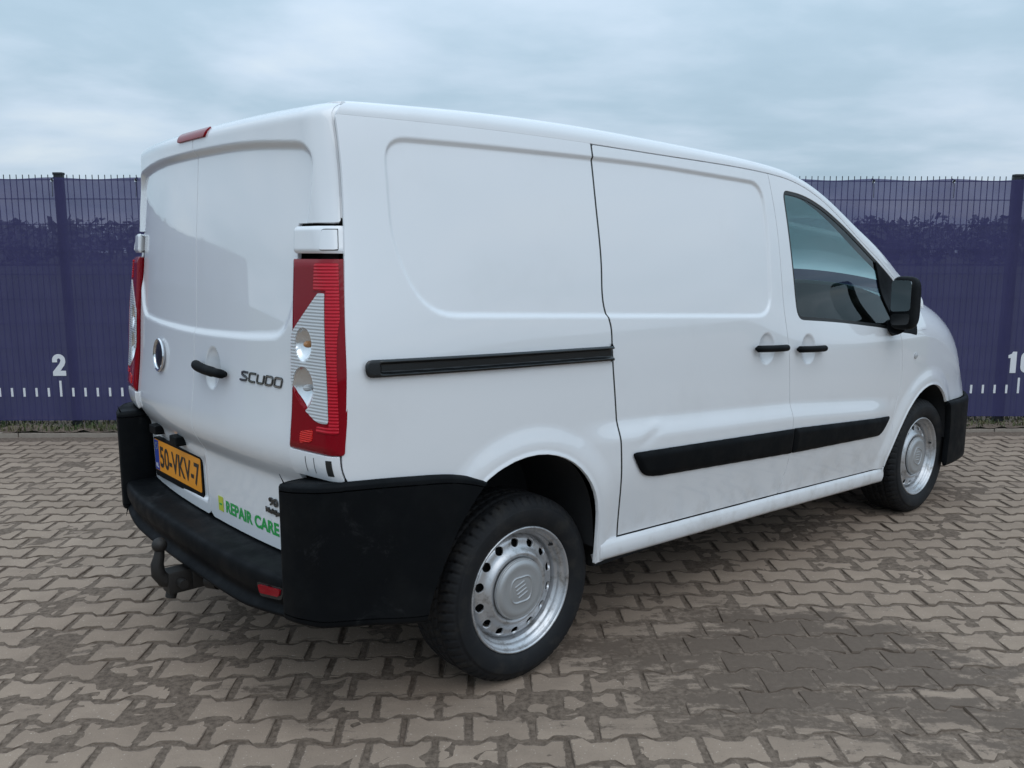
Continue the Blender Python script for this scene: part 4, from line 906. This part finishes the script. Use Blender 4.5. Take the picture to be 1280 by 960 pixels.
# ---- wheels
RT = .327
def make_wheel():
    # everything about (0,0,0); outward = -y local (van right side). a = outward coordinate from hub plane
    w_obj = None
    # tyre: profile of (radius, outward a), a in [-.215, 0] roughly
    pr = [(.213, -.012), (.221, -.006), (.226, .002), (.240, .010), (.262, .0155), (.283, .0145), (.289, .0130), (.2895, .0105), (.298, .0080), (.306, .003), (.312, -.004), (.317, -.010), (.321, -.017)]
    tread = []
    na = 44
    for i in range(na+1):
        a_ = -.020-.165*i/na; tread.append((RT-.004*((i/na-.5)*2)**4, a_))
    back = [(.312, -.201), (.290, -.216), (.262, -.222), (.235, -.212), (.213, -.195)]
    prof = pr+tread+back; n = 480; m_ = len(prof)
    r = np.array([p[0] for p in prof]); a_ = np.array([p[1] for p in prof]); th = np.linspace(0, 2*pi, n, endpoint=False)
    TH, RR = np.meshgrid(th, r, indexing='ij'); AA_ = np.broadcast_to(a_, RR.shape)
    w_ = (AA_+.1025)/.0825; trd = (np.abs(w_) <= 1.02) & (RR > .3195)
    gro = np.zeros_like(RR)
    for c_ in (-.62, -.2, .2, .62): gro = np.maximum(gro, np.exp(-((w_-c_)/.055)**4))
    ph = TH*60/(2*pi)+w_*.55*np.sign(w_)
    sipe = (np.abs((ph % 1)-.5) < .10)*((np.abs(w_) > .66) | (np.abs(w_) < .16))+(np.abs(((ph*1.+.3) % 1)-.5) < .07)*((np.abs(w_) > .24) & (np.abs(w_) < .58))
    RR = RR-trd*np.maximum(gro*.0075, np.clip(sipe, 0, 1)*.0055)
    shoulder = (AA_ > -.03) & (AA_ < .004) & (RR > .305)
    RR = RR-shoulder*(np.abs((TH*60/(2*pi)+.55) % 1-.5) < .13)*.0042
    # raised rings on the side wall
    X = RR*np.cos(TH); Z = np.maximum(RR*np.sin(TH), -.3205); Yl = -AA_
    v = np.stack([X, Yl, Z], -1).reshape(-1, 3); idx = np.arange(n*m_).reshape(n, m_); nx = np.roll(idx, -1, 0)
    f = np.stack([idx[:, :-1], idx[:, 1:], nx[:, 1:], nx[:, :-1]], -1).reshape(-1, 4)
    tyre = mesh('tyre', v, f, True); 
    # steel disc with vent holes
    rp = spl([.100, .112, .120, .129, .142, .160, .174, .182], [-.030, -.024, -.021, -.024, -.034, -.040, -.046, -.056])
    T, R_ = np.meshgrid(np.linspace(0, 2*pi, 421), np.linspace(.100, .182, 60), indexing='ij')
    A2 = rp(R_); hole = np.full(T.shape, 1.)
    for k in range(14):
        t0 = 2*pi*(k+.5)/14; hx, hz = .1600*cos(t0), .1600*sin(t0)
        dx = R_*np.cos(T)-hx; dz = R_*np.sin(T)-hz; rad = dx*cos(t0)+dz*sin(t0); tan = -dx*sin(t0)+dz*cos(t0)
        hole = np.minimum(hole, (np.sqrt((rad/.0158)**2+(tan/.0172)**2)-1)*.0165)
    disc = patch('wheel', np.stack([R_*np.cos(T), -A2, R_*np.sin(T)], -1), hole, M['rim'], None, .008, (0, -1, 0))
    # barrel and flange
    bp = [(.180, -.056), (.1835, -.070), (.187, -.058), (.188, -.046), (.1895, -.040), (.196, -.036), (.1985, -.030), (.2, -.022), (.206, -.018), (.211, -.013), (.2125, -.004), (.2155, .0015), (.2195, .0025), (.2225, -.001), (.2228, -.007), (.219, -.010)]
    v2, f2 = lathe([(r_, -q_) for r_, q_ in bp], 120); rimb = mesh('rim_flange', v2, f2, True)
    # hub cap
    cp = [(0, -.004), (.035, -.004), (.072, -.0055), (.096, -.0085), (.1035, -.012), (.107, -.018), (.108, -.032)]
    T, R_ = np.meshgrid(np.linspace(0, 2*pi, 161), np.linspace(.0, .1075, 90), indexing='ij')
    x, z = R_*np.cos(T), R_*np.sin(T); A3 = spl([p[0] for p in cp[:-1]]+[.1076], [p[1] for p in cp[:-1]]+[-.022])(R_)
    em = rnd([(-.040, .044), (.040, .044), (.050, 0), (.040, -.044), (-.040, -.044), (-.050, 0)], .03, 6); de = sd(x, z, em)
    A3 = A3+.0022*np.exp(-(de/.0028)**2)-.0012*ss(0, .004, de)
    for k in range(4):
        cz = (k-1.5)*.0145; u_ = x*cos(.35)+z*sin(.35); w2 = -x*sin(.35)+z*cos(.35)
        A3 = A3+.0016*np.exp(-((w2-cz)/.0032)**4)*np.clip((.024-np.abs(u_))/.003, 0, 1)
    cap = patch('hub_cap', np.stack([x, -A3, z], -1), np.ones_like(R_), M['cap'], None, .012, (0, -1, 0))
    return tyre, disc, rimb, cap
tyre_me, disc_o, rimb_me, cap_o = make_wheel()
drum = MB(); v, f = lathe([(0, .075), (.15, .075), (.155, .085), (.155, .15)], 40); drum.add(v, f); drum_o = drum.build('brake_drum', M['dark'], None, True)
val = MB(); val.tube([(.150, .030, .120), (.153, .022, .1225), (.155, .016, .124)], .0045, 8); val_o = val.build('valve', M['ink'], None, True)
first = True
for (x, s) in ((0, 1), (0, -1), (3., 1), (3., -1)):
    wh = disc_o if first else disc_o.copy()
    if not first: COL.objects.link(wh)
    wh.name = 'wheel'; wh.parent = van; wh.location = (x, -s*.868, .3215); wh.scale = (1, s, 1)
    if x > 2: wh.rotation_euler = (0, radians(25), 0)
    for nm, src in (('rim_flange', rimb_me), ('hub_cap', cap_o), ('brake_drum', drum_o), ('valve', val_o)):
        if isinstance(src, bpy.types.Mesh): o = link(nm, src, M['rim'], wh)
        elif first: o = src; o.parent = wh
        else: o = src.copy(); COL.objects.link(o); o.parent = wh
    ty = link('tyre', tyre_me, M['rubber'], wh)
    if x > 2: ty.rotation_euler = (0, -radians(25), 0)
    first = False
# ---- the other flank mirrors this one
def mirror_tree(o, parent):
    c = o.copy(); COL.objects.link(c); c.parent = parent
    if parent is van: c.scale = (1, -1, 1)
    for ch in list(o.children): mirror_tree(ch, c)
for o in side_parts+[mh]: mirror_tree(o, van)
